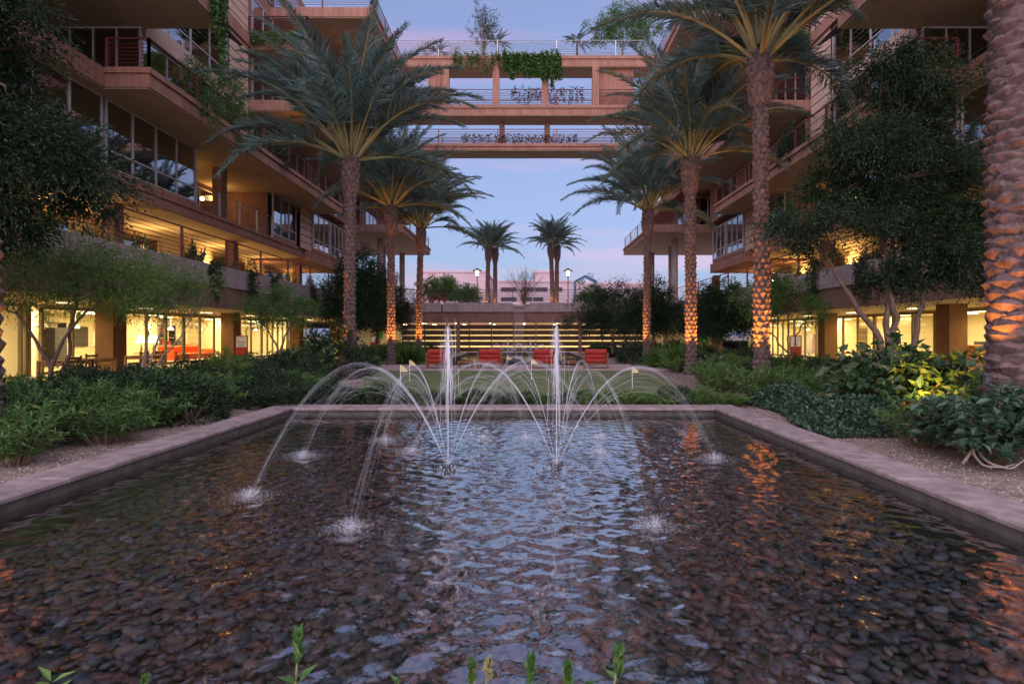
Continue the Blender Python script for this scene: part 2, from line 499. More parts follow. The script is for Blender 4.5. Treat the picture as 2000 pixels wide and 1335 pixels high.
def coping(name, p, label):
    e = empty(name, (0, 0, 0), kind='structure')
    g = 0.006

    def run(x0, x1, y0, y1, n, axis):
        for k in range(n):
            if axis == 'y':
                a = y0 + (y1 - y0) * k / n + g / 2; b = y0 + (y1 - y0) * (k + 1) / n - g / 2
                MB().bbox(x0, x1, a, b, 0.045, 0.10 + random.uniform(-.0015, .0015), 0.012).build('coping_stone', M['coping'], e)
            else:
                a = x0 + (x1 - x0) * k / n + g / 2; b = x0 + (x1 - x0) * (k + 1) / n - g / 2
                MB().bbox(a, b, y0, y1, 0.045, 0.10 + random.uniform(-.0015, .0015), 0.012).build('coping_stone', M['coping'], e)
    n = max(2, int((p['yo1'] - p['y0']) / 1.9))
    run(p['xo0'], p['xi0'], p['y0'], p['yo1'], n, 'y')
    run(p['xi1'], p['xo1'], p['y0'], p['yo1'], n, 'y')
    run(p['xi0'] + .003, p['xi1'] - .003, p['yi1'], p['yo1'], 5, 'x')
    run(p['xi0'] + .003, p['xi1'] - .003, p['y0'], p['yi0'], 5, 'x')
    # basin
    m = MB()
    zb = -0.36
    X0, X1, Y0, Y1 = p['xi0'] + .03, p['xi1'] - .03, p['yi0'] - .03, p['yi1'] + .03
    m.add([(X0 - .1, Y0 - .1, zb), (X1 + .1, Y0 - .1, zb), (X1 + .1, Y1 + .1, zb), (X0 - .1, Y1 + .1, zb)], np.array([(0, 1, 2, 3)]))
    m.box(X0 - .3, X0 - .065, Y0 - .3, Y1 + .3, zb, .044); m.box(X1 + .065, X1 + .3, Y0 - .3, Y1 + .3, zb, .044)
    m.box(X0 - .065, X1 + .065, Y1 + .065, Y1 + .3, zb, .044); m.box(X0 - .065, X1 + .065, Y0 - .3, Y0 - .065, zb, .044)
    m.box(p['xo0'] + .01, X0 - .301, p['y0'] + .01, p['yo1'] - .01, -.05, .044); m.box(X1 + .301, p['xo1'] - .01, p['y0'] + .01, p['yo1'] - .01, -.05, .044)
    m.box(X0 - .3, X1 + .3, Y1 + .301, p['yo1'] - .01, -.05, .044); m.box(X0 - .3, X1 + .3, p['y0'] + .01, Y0 - .301, -.05, .044)
    return tag(m.build('pool_basin', M['poolwall']), kind='structure')


basin = coping('pool_coping', POOL, 'near')
basin2 = coping('pool_coping', POOL2, 'far')

# splash points of the two near fountains (x, y)
JETS = [(-0.883, 6.4), (0.373, 6.4)]
JR = 2.06


def water(p, cell, jets, name):
    x0, x1, y0, y1 = p['xi0'] - .03, p['xi1'] + .03, p['yi0'] - .03, p['yi1'] + .03
    nx, ny = int((x1 - x0) / cell), int((y1 - y0) / cell)
    x = np.linspace(x0, x1, nx + 1); y = np.linspace(y0, y1, ny + 1)
    X, Y = np.meshgrid(x, y)
    H = np.zeros_like(X)
    r = np.random.default_rng(3)
    # wind and spray chop
    for k in range(46):
        lam = r.uniform(0.08, 0.32); a = r.uniform(0, 2 * PI); kx, ky = math.cos(a) * 2 * PI / lam, math.sin(a) * 2 * PI / lam
        H += 0.0009 * (lam / .25) ** 1.1 * np.sin(kx * X + ky * Y + r.uniform(0, 6.28) + 0.8 * np.sin(0.9 * X + r.uniform(0, 6)) + 0.8 * np.sin(0.8 * Y + r.uniform(0, 6)))
    # calmer towards the near end and the sides
    calm = 0.60 + 0.40 / (1 + np.exp(-(Y - 4.0) * 1.4))
    calm *= 0.55 + 0.45 * np.exp(-((X + .25) / 3.2) ** 4)
    calm *= 1.0 - 0.62 / (1 + np.exp(-(Y - 7.6) * 1.6))      # flatter again towards the far edge
    H *= calm
    for (jx, jy) in jets:
        src = [(jx, jy)] + [(jx + JR * math.cos(R(22.5 + 45 * k)), jy + JR * math.sin(R(22.5 + 45 * k))) for k in range(8)]
        for (sx, sy) in src:
            D = np.hypot(X - sx, Y - sy)
            lam = r.uniform(.17, .24)
            H += 0.0013 * np.exp(-D / 0.5) * np.sin(2 * PI * D / lam + r.uniform(0, 6)) * np.clip(D / .1, 0, 1)
    V = np.stack([X, Y, WZ + H], -1).reshape(-1, 3)
    i = np.arange(ny)[:, None] * (nx + 1) + np.arange(nx)[None, :]
    F = np.stack([i, i + 1, i + nx + 2, i + nx + 1], -1).reshape(-1, 4)
    return tag(MB().add(V, F).build(name, M['water'], smooth=True), kind='structure')


water(POOL, 0.02, JETS, 'water')
water(POOL2, 0.12, [], 'water')

# ------------------------------------------------------------------ pebbles on the pool floor
PCOL = [(0.15, 0.10, 0.075), (0.20, 0.115, 0.07), (0.11, 0.09, 0.08), (0.16, 0.14, 0.12), (0.24, 0.17, 0.12), (0.07, 0.065, 0.065),
        (0.10, 0.12, 0.12), (0.18, 0.075, 0.055), (0.14, 0.14, 0.10), (0.30, 0.27, 0.23)]
PCOL = [(c[0] * .80, c[1] * .82, c[2] * 1.10) for c in PCOL]
PW = np.array([3, 2.2, 3, 2, 1.2, 2, 1.1, 1.4, 1, 0.35]); PW = PW / PW.sum()


def pebble_proto(k):
    r = np.random.default_rng(50 + k)
    lat, lon = 4, 8
    V = [(0, 0, -1.0)]
    for i in range(1, lat):
        th = -PI / 2 + PI * i / lat
        for j in range(lon):
            ph = 2 * PI * j / lon
            s = 1 + 0.12 * r.normal()
            V.append((math.cos(th) ** .8 * math.cos(ph) * s, math.cos(th) ** .8 * math.sin(ph) * s, math.sin(th)))
    V.append((0, 0, 1.0))
    F = [(0, 1 + (j + 1) % lon, 1 + j) for j in range(lon)]
    for i in range(lat - 2):
        for j in range(lon):
            a = 1 + i * lon + j; b = 1 + i * lon + (j + 1) % lon
            F.append((a, b, b + lon, a + lon))
    t = len(V) - 1; o = 1 + (lat - 2) * lon
    F += [(t, o + j, o + (j + 1) % lon) for j in range(lon)]
    return np.array(V), F


def pebbles():
    r = np.random.default_rng(11)
    protos = [pebble_proto(k) for k in range(6)]
    x0, x1, y0, y1 = POOL['xi0'] + .02, POOL['xi1'] - .02, POOL['yi0'] + .02, POOL['yi1'] - .02
    st = 0.066
    pts = []
    ny, nx = int((y1 - y0) / (st * .8)), int((x1 - x0) / st)
    for j in range(ny):
        for i in range(nx):
            pts.append((x0 + (i + .5 + .5 * (j % 2)) * st + r.normal() * .018, y0 + (j + .5) * st * .8 + r.normal() * .018))
    pts = np.array(pts)
    pts = pts[(pts[:, 0] > x0) & (pts[:, 0] < x1) & (pts[:, 1] < y1) & (pts[:, 1] > y0)]
    vis = np.abs(pts[:, 0] + 0.02 * pts[:, 1]) < pts[:, 1] * 0.95
    order = np.argsort(np.where(vis & (pts[:, 1] > 2.45), pts[:, 1], 99))
    big = set(order[:300].tolist())
    mb = MB()
    meshes = []
    for c in range(10):
        for k in range(3):
            V, F = protos[(c + k) % 6]
            b = MB().add(V, F, col=np.array(PCOL[c]) * (0.85 + .15 * k))
            meshes.append(b.mesh('pebble', M['pebble'], True))
    cols = r.choice(10, len(pts), p=PW)
    for q, (x, y) in enumerate(pts):
        a = float(np.clip(np.exp(r.normal(math.log(.042), .32)), .022, .075))
        sc = (a, a * r.uniform(.55, .8), a * r.uniform(.28, .42))
        z = -0.36 + sc[2] * .9 + abs(r.normal()) * .016
        rot = (r.normal() * .18, r.normal() * .18, r.uniform(0, 6.28))
        if q in big:
            o = put('pebble', meshes[cols[q] * 3 + r.integers(3)], basin, loc=(x, y, z), rot=rot, scale=sc)
        else:
            V, F = protos[r.integers(6)]
            Mx = np.array(Euler(rot).to_matrix())
            mb.add((V * np.array(sc)) @ Mx.T + (x, y, z), F, col=np.array(PCOL[cols[q]]) * r.uniform(.75, 1.25))
    tag(mb.build('pebbles', M['pebble'], basin, smooth=True), kind='stuff')


pebbles()

# ------------------------------------------------------------------ gravel beside the coping
def gravel():
    r = np.random.default_rng(12)
    mb = MB()
    V0 = np.array([(1, 0, 0), (-.5, .8, 0), (-.5, -.8, 0), (0.1, 0.1, 1), (.4, .6, .5)])
    F0 = [(0, 4, 3), (1, 3, 4), (0, 1, 4), (1, 2, 3), (2, 0, 3)]
    for k in range(15000):
        side = r.random()
        y = 2.2 + 12.0 * r.random() ** 1.1
        if side < .5:
            x = 4.2 + abs(r.normal()) * 1.1
        else:
            x = -4.99 - abs(r.normal()) * 1.1
        s = r.uniform(.007, .02)
        a = r.uniform(0, 6.28); c, n = math.cos(a), math.sin(a)
        V = V0 * (s, s, s * .8)
        V = np.stack([V[:, 0] * c - V[:, 1] * n, V[:, 0] * n + V[:, 1] * c, V[:, 2]], -1) + (x, y, -.002)
        mb.add(V, F0, col=np.array([(.30, .22, .17), (.24, .17, .14), (.36, .30, .25), (.16, .12, .10)][r.integers(4)]) * r.uniform(.8, 1.2))
    tag(mb.build('gravel', M['gravel']), 'loose pinkish gravel along the pool coping', 'gravel', kind='stuff')


gravel()

# ------------------------------------------------------------------ putting green, patio, arcade floors
def poly(name, pts, z, mat, **kw):
    return tag(MB().add([(x, y, z) for x, y in pts], [tuple(range(len(pts)))]).build(name, mat), kind='structure', **kw)


poly('putting_green', [(-3.4, 11.9), (3.2, 11.9), (4.15, 13.0), (4.5, 15.0), (4.9, 19.0), (4.9, 23.2), (-5.9, 23.2), (-5.6, 19.5), (-4.7, 16.0), (-4.2, 13.0)], 0.008, M['turf'])
pe = empty('patio', (0, 0, 0), kind='structure')
for j in range(3):
    for i in range(16):
        x = -10.0 + i * 1.25
        MB().bbox(x + .005, x + 1.245, 23.25 + j * 1.3, 24.54 + j * 1.3, -0.05, 0.055 + random.uniform(-.002, .002), 0.008).build('paver', M['paver'], pe)
for s, u0 in ((-1, 12.0), (1, 12.6)):
    m = MB().box(s * u0, s * 25, 6, 47.0, -.05, 0.012)
    tag(m.build('walkway', M['shopfloor']), kind='structure')
# ------------------------------------------------------------------ the two apartment wings
def railing(parent, pts, z0, h, mat, nb, post_every, name='railing', thick=0.018, rail=0.03):
    """open metal railing along a polyline (x, y): a top rail, thin bars, flat posts"""
    top = MB()
    for a, b in zip(pts[:-1], pts[1:]):
        top.tube([(a[0], a[1], z0 + h), (b[0], b[1], z0 + h)], rail, 6)
    o = top.build(name, mat, parent)
    for k in range(nb):
        z = z0 + 0.10 + (h - 0.16) * k / nb
        m = MB()
        for a, b in zip(pts[:-1], pts[1:]):
            m.tube([(a[0], a[1], z), (b[0], b[1], z)], thick, 4)
        m.build('bar', mat, o)
    for a, b in zip(pts[:-1], pts[1:]):
        L = math.hypot(b[0] - a[0], b[1] - a[1]); n = max(1, round(L / post_every))
        for k in range(n + 1):
            t = k / n
            x, y = a[0] + (b[0] - a[0]) * t, a[1] + (b[1] - a[1]) * t
            MB().box(x - .03, x + .03, y - .045, y - .012, z0 - .02, z0 + h - .01).box(x - .03, x + .03, y + .012, y + .045, z0 - .02, z0 + h - .01).build('post', mat, o)
    return o


def window_u(parent, s, u, y0, y1, z0, z1, n, mat_f, mat_g, transom=None, fr=0.06, off=0.0, name='window'):
    """glazing in a plane of constant u, split in n panes, each pane its own piece"""
    m = MB()
    X = lambda a: s * a + off
    t = 0.09
    m.box(X(u), X(u + t), y0, y1, z0, z0 + fr); m.box(X(u), X(u + t), y0, y1, z1 - fr, z1)
    w = (y1 - y0) / n
    for k in range(n + 1):
        y = y0 + k * w
        m.box(X(u - .004), X(u + t + .004), y - fr / 2, y + fr / 2, z0 + .001, z1 - .001)
    if transom:
        for k in range(n):
            m.box(X(u + .004), X(u + t - .004), y0 + k * w + fr / 2, y0 + (k + 1) * w - fr / 2, transom - fr / 2, transom + fr / 2)
    o = m.build(name, mat_f, parent)
    zs = [z0 + fr, z1 - fr] if not transom else [z0 + fr, transom, z1 - fr]
    for k in range(n):
        for a, b in zip(zs[:-1], zs[1:]):
            MB().box(X(u + .03), X(u + .042), y0 + k * w + fr / 2, y0 + (k + 1) * w - fr / 2, a, b).build('pane', mat_g, o)
    return o


def window_y(parent, s, y, u0, u1, z0, z1, n, mat_f, mat_g, transom=None, fr=0.06, off=0.0):
    """glazing facing the camera, from u0 to u1"""
    m = MB(); X = lambda a: s * a + off
    m.box(X(u0), X(u1), y, y + .09, z0, z0 + fr); m.box(X(u0), X(u1), y, y + .09, z1 - fr, z1)
    w = (u1 - u0) / n
    for k in range(n + 1):
        u = u0 + k * w
        m.box(X(u - fr / 2), X(u + fr / 2), y - .004, y + .094, z0 + .001, z1 - .001)
    o = m.build('window', mat_f, parent)
    for k in range(n):
        MB().box(X(u0 + k * w + fr / 2), X(u0 + (k + 1) * w - fr / 2), y + .03, y + .042, z0 + fr, z1 - fr).build('pane', mat_g, o)
    return o


def grooved(parent, s, u, y0, y1, z0, z1, off=0.0, pitch=0.42):
    """cladding of beige boards with dark open joints"""
    X = lambda a: s * a + off
    z = z0
    while z < z1 - .1:
        MB().box(X(u), X(u + .05), y0, y1, z, min(z1, z + pitch - .05)).build('cladding_panel', M['panel'], parent)
        z += pitch


def wing(s, off, label):
    B = empty('apartment_building', (s * 13, 30, 0), label=label, cat='building', group='apartment wings either side of the court')
    X = lambda a: s * a + off
    g = off * s * 1.0

    def bx(name, mat, u0, u1, y0, y1, z0, z1):
        if name in ('slab_lip', 'beam') and y1 - y0 > 8:      # cast in lengths with open joints
            n = int((y1 - y0) / 4.4)
            for k in range(n):
                a, b = y0 + (y1 - y0) * k / n + .008, y0 + (y1 - y0) * (k + 1) / n - .008
                MB().box(X(u0) - s * random.uniform(0, .004), X(u1), a, b, z0, z1).build(name, mat, B)
            return None
        return MB().box(X(u0), X(u1), y0, y1, z0, z1).build(name, mat, B)
    e1 = 12.2
    # ---- ground floor arcade
    bx('beam', M['fascia'], e1, e1 + .4, 3, 46.9, 2.6, 3.4)
    bx('soffit', M['soffit'], e1 + .4, 25, 3, 46.9, 2.62, 2.8)
    bx('terrace_slab', M['fascia'], e1 + .4, 25, 3, 46.9, 2.802, 3.36)
    y = 3.0
    for k in range(9):
        L = 46.9 - 3.0
        a, b = 3 + L * k / 9 + .03, 3 + L * (k + 1) / 9 - .03
        bx('parapet_panel', M['concrete'], e1 - .10, e1 + .22, a, b, 3.44, 4.25)
    bx('parapet_core', M['fascia'], e1 - .02, e1 + .18, 3, 46.9, 3.40, 4.20)
    railing(B, [(X(e1 + .1), 5), (X(e1 + .1), 46.6)], 4.27, 1.13, M['redmetal'], 7, 2.95, thick=.012)
    for yc in (11.9, 20.1, 28.3, 36.5, 44.6):
        bx('column', M['column'], 14.7, 15.35, yc - .33, yc + .33, 0.0, 2.62)
        bx('column', M['fascia'], 14.75, 15.2, yc - .22, yc + .22, 3.36, 6.3)
    # ---- storefront
    ug = 17.8
    spans = [(13.0, 18.6, 3, ug - .9), (18.7, 19.8, 1, ug), (20.45, 24.6, 3, ug), (24.7, 28.9, 3, ug), (29.0, 33.2, 3, ug), (33.3, 37.5, 3, ug), (37.6, 41.6, 5, ug), (41.7, 45.2, 5, ug)]
    for (a, b, n, u) in spans:
        window_u(B, s, u, a, b, 0.03, 2.56, n, M['bronze'], M['glass'], fr=.10, off=off)
    bx('wall', M['cream'], ug - .9, ug + .1, 18.62, 18.68, 0.02, 2.6)
    # door
    m = MB(); yd = 19.95
    m.box(X(ug - .02), X(ug + .1), yd - .1, yd, .02, 2.56).box(X(ug - .02), X(ug + .1), yd + .42, yd + .5, .02, 2.56)
    m.build('mullion', M['bronze'], B)
    # shop interiors
    bx('wall', M['cream'], 23.0, 23.2, 12.9, 46.8, 0.0, 2.6)
    bx('ceiling', M['cream'], ug + .12, 23, 12.9, 46.8, 2.56, 2.6)
    for yp in (12.9, 22.5, 29.9 if s < 0 else 31.0, 38.0, 46.0):
        bx('partition', M['cream'], 19.8, 23, yp - .08, yp + .08, 0.013, 2.55)
    for k, yp in enumerate((15.0, 17.6, 20.6, 23.6, 26.2, 28.2, 31.6, 34.2, 36.4, 39.6, 42.0, 44.2)):
        u = 19.0 if k % 2 else 20.8
        lp = bx('ceiling_lamp', M['tube'], u, u + .22, yp, yp + 1.1, 2.51, 2.54)
        if k % 2 == 0:
            L = bpy.data.lights.new('shop_light', 'AREA'); L.shape = 'RECTANGLE'; L.size = 2.4; L.size_y = 3.6
            L.energy = 62; L.color = (1.0, 0.80, 0.42)
            lo = bpy.data.objects.new('shop_light', L); C.objects.link(lo); lo.location = (X(20.2), yp + 1.0, 2.48)
            lo.parent = B; lo.matrix_parent_inverse = Matrix.Translation(-B.location)
    rr = np.random.default_rng(40 + s)
    for k in range(16):      # shop fittings along the back wall: cabinets, boards and doors
        yc = 14.0 + k * 2.0 + rr.normal() * .3; w = rr.uniform(.5, 1.3); h = rr.uniform(.7, 2.1); zb = 0.02 if rr.random() < .65 else .9
        mt = ['wood', 'teak', 'white', 'darkmetal', 'concrete', 'bronze', 'fascia'][int(rr.integers(7))]
        bx('fitting', M[mt], 22.6 - rr.uniform(0, .5) if zb < .1 else 22.9, 22.99, yc - w / 2, yc + w / 2, zb, min(2.3, zb + h))
    for k in range(9):
        yc = 14.6 + k * 3.4 + rr.normal() * .4; u = rr.uniform(19.2, 21.2)
        MB().lathe([(.0, 2.5), (.012, 2.5), (.012, 2.02), (.16, 1.86), (.15, 1.80), (.0, 1.82)], (X(u), yc, 0), 12).build('pendant_lamp', M['lampglow'] if k % 2 else M['white'], B)
    # soffit downlights of the arcade
    for yp in (15.6, 19.0, 23.0, 27.4, 31.8, 36.2, 40.6):
        MB().box(X(15.6), X(15.9), yp - .25, yp + .25, 2.585, 2.617).build('downlight', M['lampglow'], B)
        L = bpy.data.lights.new('downlight', 'SPOT'); L.energy = 26; L.color = (1, .74, .36); L.spot_size = R(150); L.spot_blend = 1; L.shadow_soft_size = .2
        lo = bpy.data.objects.new('downlight_bulb', L); C.objects.link(lo); lo.location = (X(15.75), yp, 2.56)
        lo.parent = B; lo.matrix_parent_inverse = Matrix.Translation(-B.location)
    # ---- terrace storey (second floor)
    bx('wall', M['soffit'], 17.0, 25, 5, 41, 3.36, 6.3)
    for (a, b) in ((12, 15), (17, 20.6), (22.4, 25.6), (30, 33.5), (36, 39.5)):
        window_u(B, s, 16.9, a, b, 3.6, 5.9, 2, M['bronze'], M['winglass'], off=off)
    for yp in (9.5, 14.5, 19.5, 24.5, 29.5, 34.5, 39.5):
        MB().box(X(16.9), X(17.0), yp - .1, yp + .1, 5.2, 5.5).build('wall_sconce', M['sconce'], B)
        L = bpy.data.lights.new('sconce_light', 'POINT'); L.energy = 16; L.color = (1, .60, .20); L.shadow_soft_size = .12
        lo = bpy.data.objects.new('sconce_bulb', L); C.objects.link(lo); lo.location = (X(16.55), yp, 5.3)
        lo.parent = B; lo.matrix_parent_inverse = Matrix.Translation(-B.location)
    # ---- third floor
    e3 = 13.7
    bx('floor_slab', M['stucco'], e3, 25, 4, 34.3, 6.3, 6.8)
    bx('slab_soffit', M['soffit'], e3 + .05, 25, 4.05, 34.25, 6.27, 6.302)
    bx('slab_lip', M['stucco'], e3 - .06, e3 + .1, 4, 34.3, 6.66, 6.803)
    bx('bay_slab', M['stucco'], e3 - .35, 25, 34.35, 41.2, 6.1, 6.75)
    for (a, b, n, u) in ((9.0, 18.0, 7, e3 + .03), (18.2, 23.1, 4, e3 + .03), (30.3, 33.3, 3, e3 + .03), (35.2, 38.0, 3, e3 - .3), (38.4, 40.8, 3, e3 - .3)):
        bx('sill', M['stucco'], u - .02, u + .2, a, b, 6.805, 7.02)
        window_u(B, s, u, a, b, 7.02, 9.28, n, M['winframe'], M['winglass'], transom=7.62, off=off)
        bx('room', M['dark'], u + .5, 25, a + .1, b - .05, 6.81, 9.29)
    window_y(B, s, 23.14, e3 + .1, 16.4, 6.82, 9.28, 3, M['winframe'], M['winglass'], off=off)
    bx('wall', M['stucco'], 16.5, 25, 23.25, 30.2, 6.81, 9.29)
    window_u(B, s, 16.4, 24.2, 29.2, 6.85, 9.0, 4, M['winframe'], M['winglass'], off=off)
    bx('wall', M['fascia'], e3 + .3, 16.5, 30.12, 30.25, 6.81, 9.29)
    grooved(B, s, e3 - .2, 33.4, 35.1, 6.8, 9.2, off)
    bx('column', M['fascia'], 14.0, 14.45, 25.6, 26.05, 6.8, 9.3)
    railing(B, [(X(e3 + .06), 23.2), (X(e3 + .06), 30.2)], 6.82, 1.08, M['greymetal'], 7, 1.75, thick=.011, rail=.02)
    for yp in (24.8, 28.8):
        L = bpy.data.lights.new('sconce_light', 'POINT'); L.energy = 5; L.color = (1, .55, .18); L.shadow_soft_size = .1
        lo = bpy.data.objects.new('sconce_bulb', L); C.objects.link(lo); lo.location = (X(16.1), yp, 8.6)
        lo.parent = B; lo.matrix_parent_inverse = Matrix.Translation(-B.location)
        MB().box(X(16.3), X(16.4), yp - .08, yp + .08, 8.5, 8.75).build('wall_sconce', M['sconce'], B)
    # ---- fourth floor: long cantilevered balcony
    e4 = 11.8
    bx('balcony_slab', M['stucco'], e4, 25, 17.4, 35.7, 9.3, 9.80)
    bx('slab_soffit', M['soffit'], e4 + .06, 25, 17.46, 35.64, 9.27, 9.302)
    bx('slab_lip', M['stucco'], e4 - .07, e4 + .2, 17.33, 35.77, 9.72, 9.90)
    bx('slab_lip', M['stucco'], e4 + .201, 13.2, 17.33, 17.6, 9.72, 9.898)
    bx('floor_slab', M['stucco'], 13.2, 25, 4, 17.39, 9.3, 9.9)
    bx('slab_soffit', M['soffit'], 13.26, 25, 4, 17.39, 9.27, 9.302)
    railing(B, [(X(13.2), 17.5), (X(e4 + .08), 17.5), (X(e4 + .08), 35.6)], 9.9, .98, M['redmetal'], 7, 2.6, thick=.012)
    window_y(B, s, 19.2, 13.35, 16.6, 9.9, 12.2, 4, M['winframe'], M['winglass'], off=off)
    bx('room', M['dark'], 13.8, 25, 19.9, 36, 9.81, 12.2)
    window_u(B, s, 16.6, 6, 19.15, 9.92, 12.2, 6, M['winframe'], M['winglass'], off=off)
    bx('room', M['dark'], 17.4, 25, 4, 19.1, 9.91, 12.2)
    window_u(B, s, 13.35, 19.35, 24.7, 9.92, 11.93, 4, M['winframe'], M['winglass'], off=off)
    bx('balcony_slab', M['stucco'], 10.5, 25, 4, 19.4, 12.23, 12.85)
    bx('slab_soffit', M['soffit'], 10.56, 25, 4, 19.34, 12.2, 12.232)
    railing(B, [(X(10.6), 6), (X(10.6), 19.3), (X(13.2), 19.3)], 12.86, .98, M['redmetal'], 7, 2.6, thick=.012)
    # ---- fifth floor ribbon window and cladding
    bx('spandrel_panel', M['panel'], 13.28, 13.7, 19.45, 24.8, 11.95, 12.67)
    window_u(B, s, 13.33, 19.45, 24.8, 12.67, 15.25, 4, M['winframe'], M['winglass'], transom=13.3, off=off)
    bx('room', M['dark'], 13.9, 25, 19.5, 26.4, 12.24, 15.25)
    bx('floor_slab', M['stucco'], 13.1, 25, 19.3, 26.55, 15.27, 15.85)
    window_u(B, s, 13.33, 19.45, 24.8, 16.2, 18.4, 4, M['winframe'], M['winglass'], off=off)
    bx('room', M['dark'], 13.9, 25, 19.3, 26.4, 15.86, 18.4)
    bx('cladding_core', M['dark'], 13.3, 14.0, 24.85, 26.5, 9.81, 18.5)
    grooved(B, s, 13.23, 24.85, 26.5, 9.9, 18.4, off)
    m = MB()
    for k in range(6):     # dark fabric awning over the ribbon window
        a = k / 5
        m.box(X(13.25 - .75 * a), X(13.25 - .75 * (a + .2)), 21.6, 24.3, 14.7 - .5 * a, 14.72 - .5 * a)
    m.build('awning', M['darkmetal'], B)
    # ---- far half: deeper balconies, one above the other
    bx('wall', M['stucco'], 13.4, 25, 26.55, 41.4, 9.82, 21.6)
    for z, e, ya, yb, mat in ((12.3, 10.7, 26.6, 41.0, 'redmetal'), (15.3, 10.4, 26.6, 41.0, 'redmetal'), (18.3, 8.0, 29.2, 41.0, 'redmetal')):
        bx('balcony_slab', M['stucco'], e, 13.39, ya, yb, z, z + .5)
        bx('slab_soffit', M['soffit'], e + .06, 13.39, ya + .06, yb - .06, z - .03, z + .002)
        bx('slab_lip', M['stucco'], e - .06, e + .15, ya - .06, yb + .06, z + .42, z + .6)
        railing(B, [(X(13.3), ya + .1), (X(e + .1), ya + .1), (X(e + .1), yb - .1)], z + .6, .98, M[mat], 7, 2.6, thick=.013)
    for z in (9.9, 12.95, 15.95, 18.95):
        window_y(B, s, 26.47, 13.45, 16.4, z, z + 2.3, 3, M['winframe'], M['winglass'], off=off)
        for (a, b) in ((27.2, 30.4), (31.4, 34.6), (36.0, 39.8)):
            window_u(B, s, 13.33, a, b, z, z + 2.2, 3, M['winframe'], M['winglass'], off=off)
    bx('column', M['fascia'], 10.9, 11.3, 31, 31.4, 12.9, 15.28); bx('column', M['fascia'], 10.9, 11.3, 36, 36.4, 12.9, 15.28)
    # far end block on round columns
    bx('balcony_slab', M['stucco'], 9.2, 25, 42.0, 54, 9.3, 9.8)
    bx('slab_soffit', M['soffit'], 9.26, 25, 42.06, 53.9, 9.27, 9.302)
    bx('slab_lip', M['stucco'], 9.13, 9.35, 41.93, 54.06, 9.72, 9.9)
    bx('slab_lip', M['fascia'], 9.351, 12.5, 41.93, 42.15, 9.3, 9.898)
    railing(B, [(X(12.5), 42.1), (X(9.3), 42.1), (X(9.3), 53.8)], 9.9, 1.0, M['redmetal'], 7, 2.6, thick=.014)
    bx('wall', M['fascia'], 12.5, 25, 42.6, 54, 9.81, 12.2)
    window_y(B, s, 42.5, 12.6, 14.6, 9.9, 12.1, 2, M['winframe'], M['winglass'], off=off)
    window_u(B, s, 12.42, 43.4, 46.6, 9.95, 12.0, 3, M['winframe'], M['winglass'], off=off)
    bx('floor_slab', M['stucco'], 11.2, 25, 41.5, 54, 12.2, 12.8)
    bx('wall', M['stucco'], 12.8, 25, 42.6, 54, 12.81, 18.0)
    for (u, y) in ((11.6, 44.5), (12.4, 48.5), (11.6, 52.5)):
        MB().lathe([(.26, 3.9), (.26, 9.28)], (X(u), y, 0), 14).build('column', M['concrete'], B, smooth=True)
    return B


WL = wing(-1, 0.0, 'long terraced apartment building with red railings on the left of the court')
WR = wing(1, 0.5, 'long terraced apartment building with red railings on the right of the court')

# ------------------------------------------------------------------ footbridge between the wings
def bridge():
    B = empty('footbridge', (0, 41, 14.87), label='two-storey concrete footbridge spanning high between the two apartment wings', cat='bridge')
    bx = lambda name, mat, x0, x1, y0, y1, z0, z1: MB().box(x0, x1, y0, y1, z0, z1).build(name, mat, B)
    k = 40.0 / F_PX
    Z = lambda py: CAMZ + (VY - py) * k
    x0, x1 = -10.5, 10.9
    for (pt, pb) in ((280, 293), (205, 225), (109, 129)):
        bx('deck_slab', M['stucco'], x0, x1, 40.05, 41.95, Z(pb) + .02, Z(pt) - .15)
        bx('deck_soffit', M['soffit'], x0, x1, 40.1, 41.9, Z(pb) - .01, Z(pb) + .019)
        bx('deck_lip', M['stucco'], x0, x1, 39.97, 40.25, Z(pt) - .22, Z(pt))
        bx('deck_lip', M['stucco'], x0, x1, 41.75, 42.02, Z(pt) - .22, Z(pt))
    for (pt, h, mat) in ((280, 1.05, 'redmetal'), (205, 1.15, 'redmetal'), (109, 1.15, 'greymetal')):
        for y in (40.1, 41.9):
            railing(B, [(x0, y), (x1, y)], Z(pt), h, M[mat], 8, 4.3, thick=.016)
    for px in (871, 969, 1065, 1163):
        x = PX(px, 40.2)
        bx('pier', M['stucco'], x - .24, x + .24, 40.0, 40.45, Z(205) + .002, Z(129) + .02)
    for px in (979, 1070):
        x = PX(px, 40.2)
        bx('pier', M['fascia'], x - .2, x + .2, 41.3, 41.7, Z(280) + .002, Z(225) + .01)
    for a, b in ((838, 866), (1168, 1235)):
        bx('side_wall', M['stucco'], PX(a, 41), PX(b, 41), 40.5, 41.6, Z(205) + .002, Z(129) + .02)
    return B


BR = bridge()

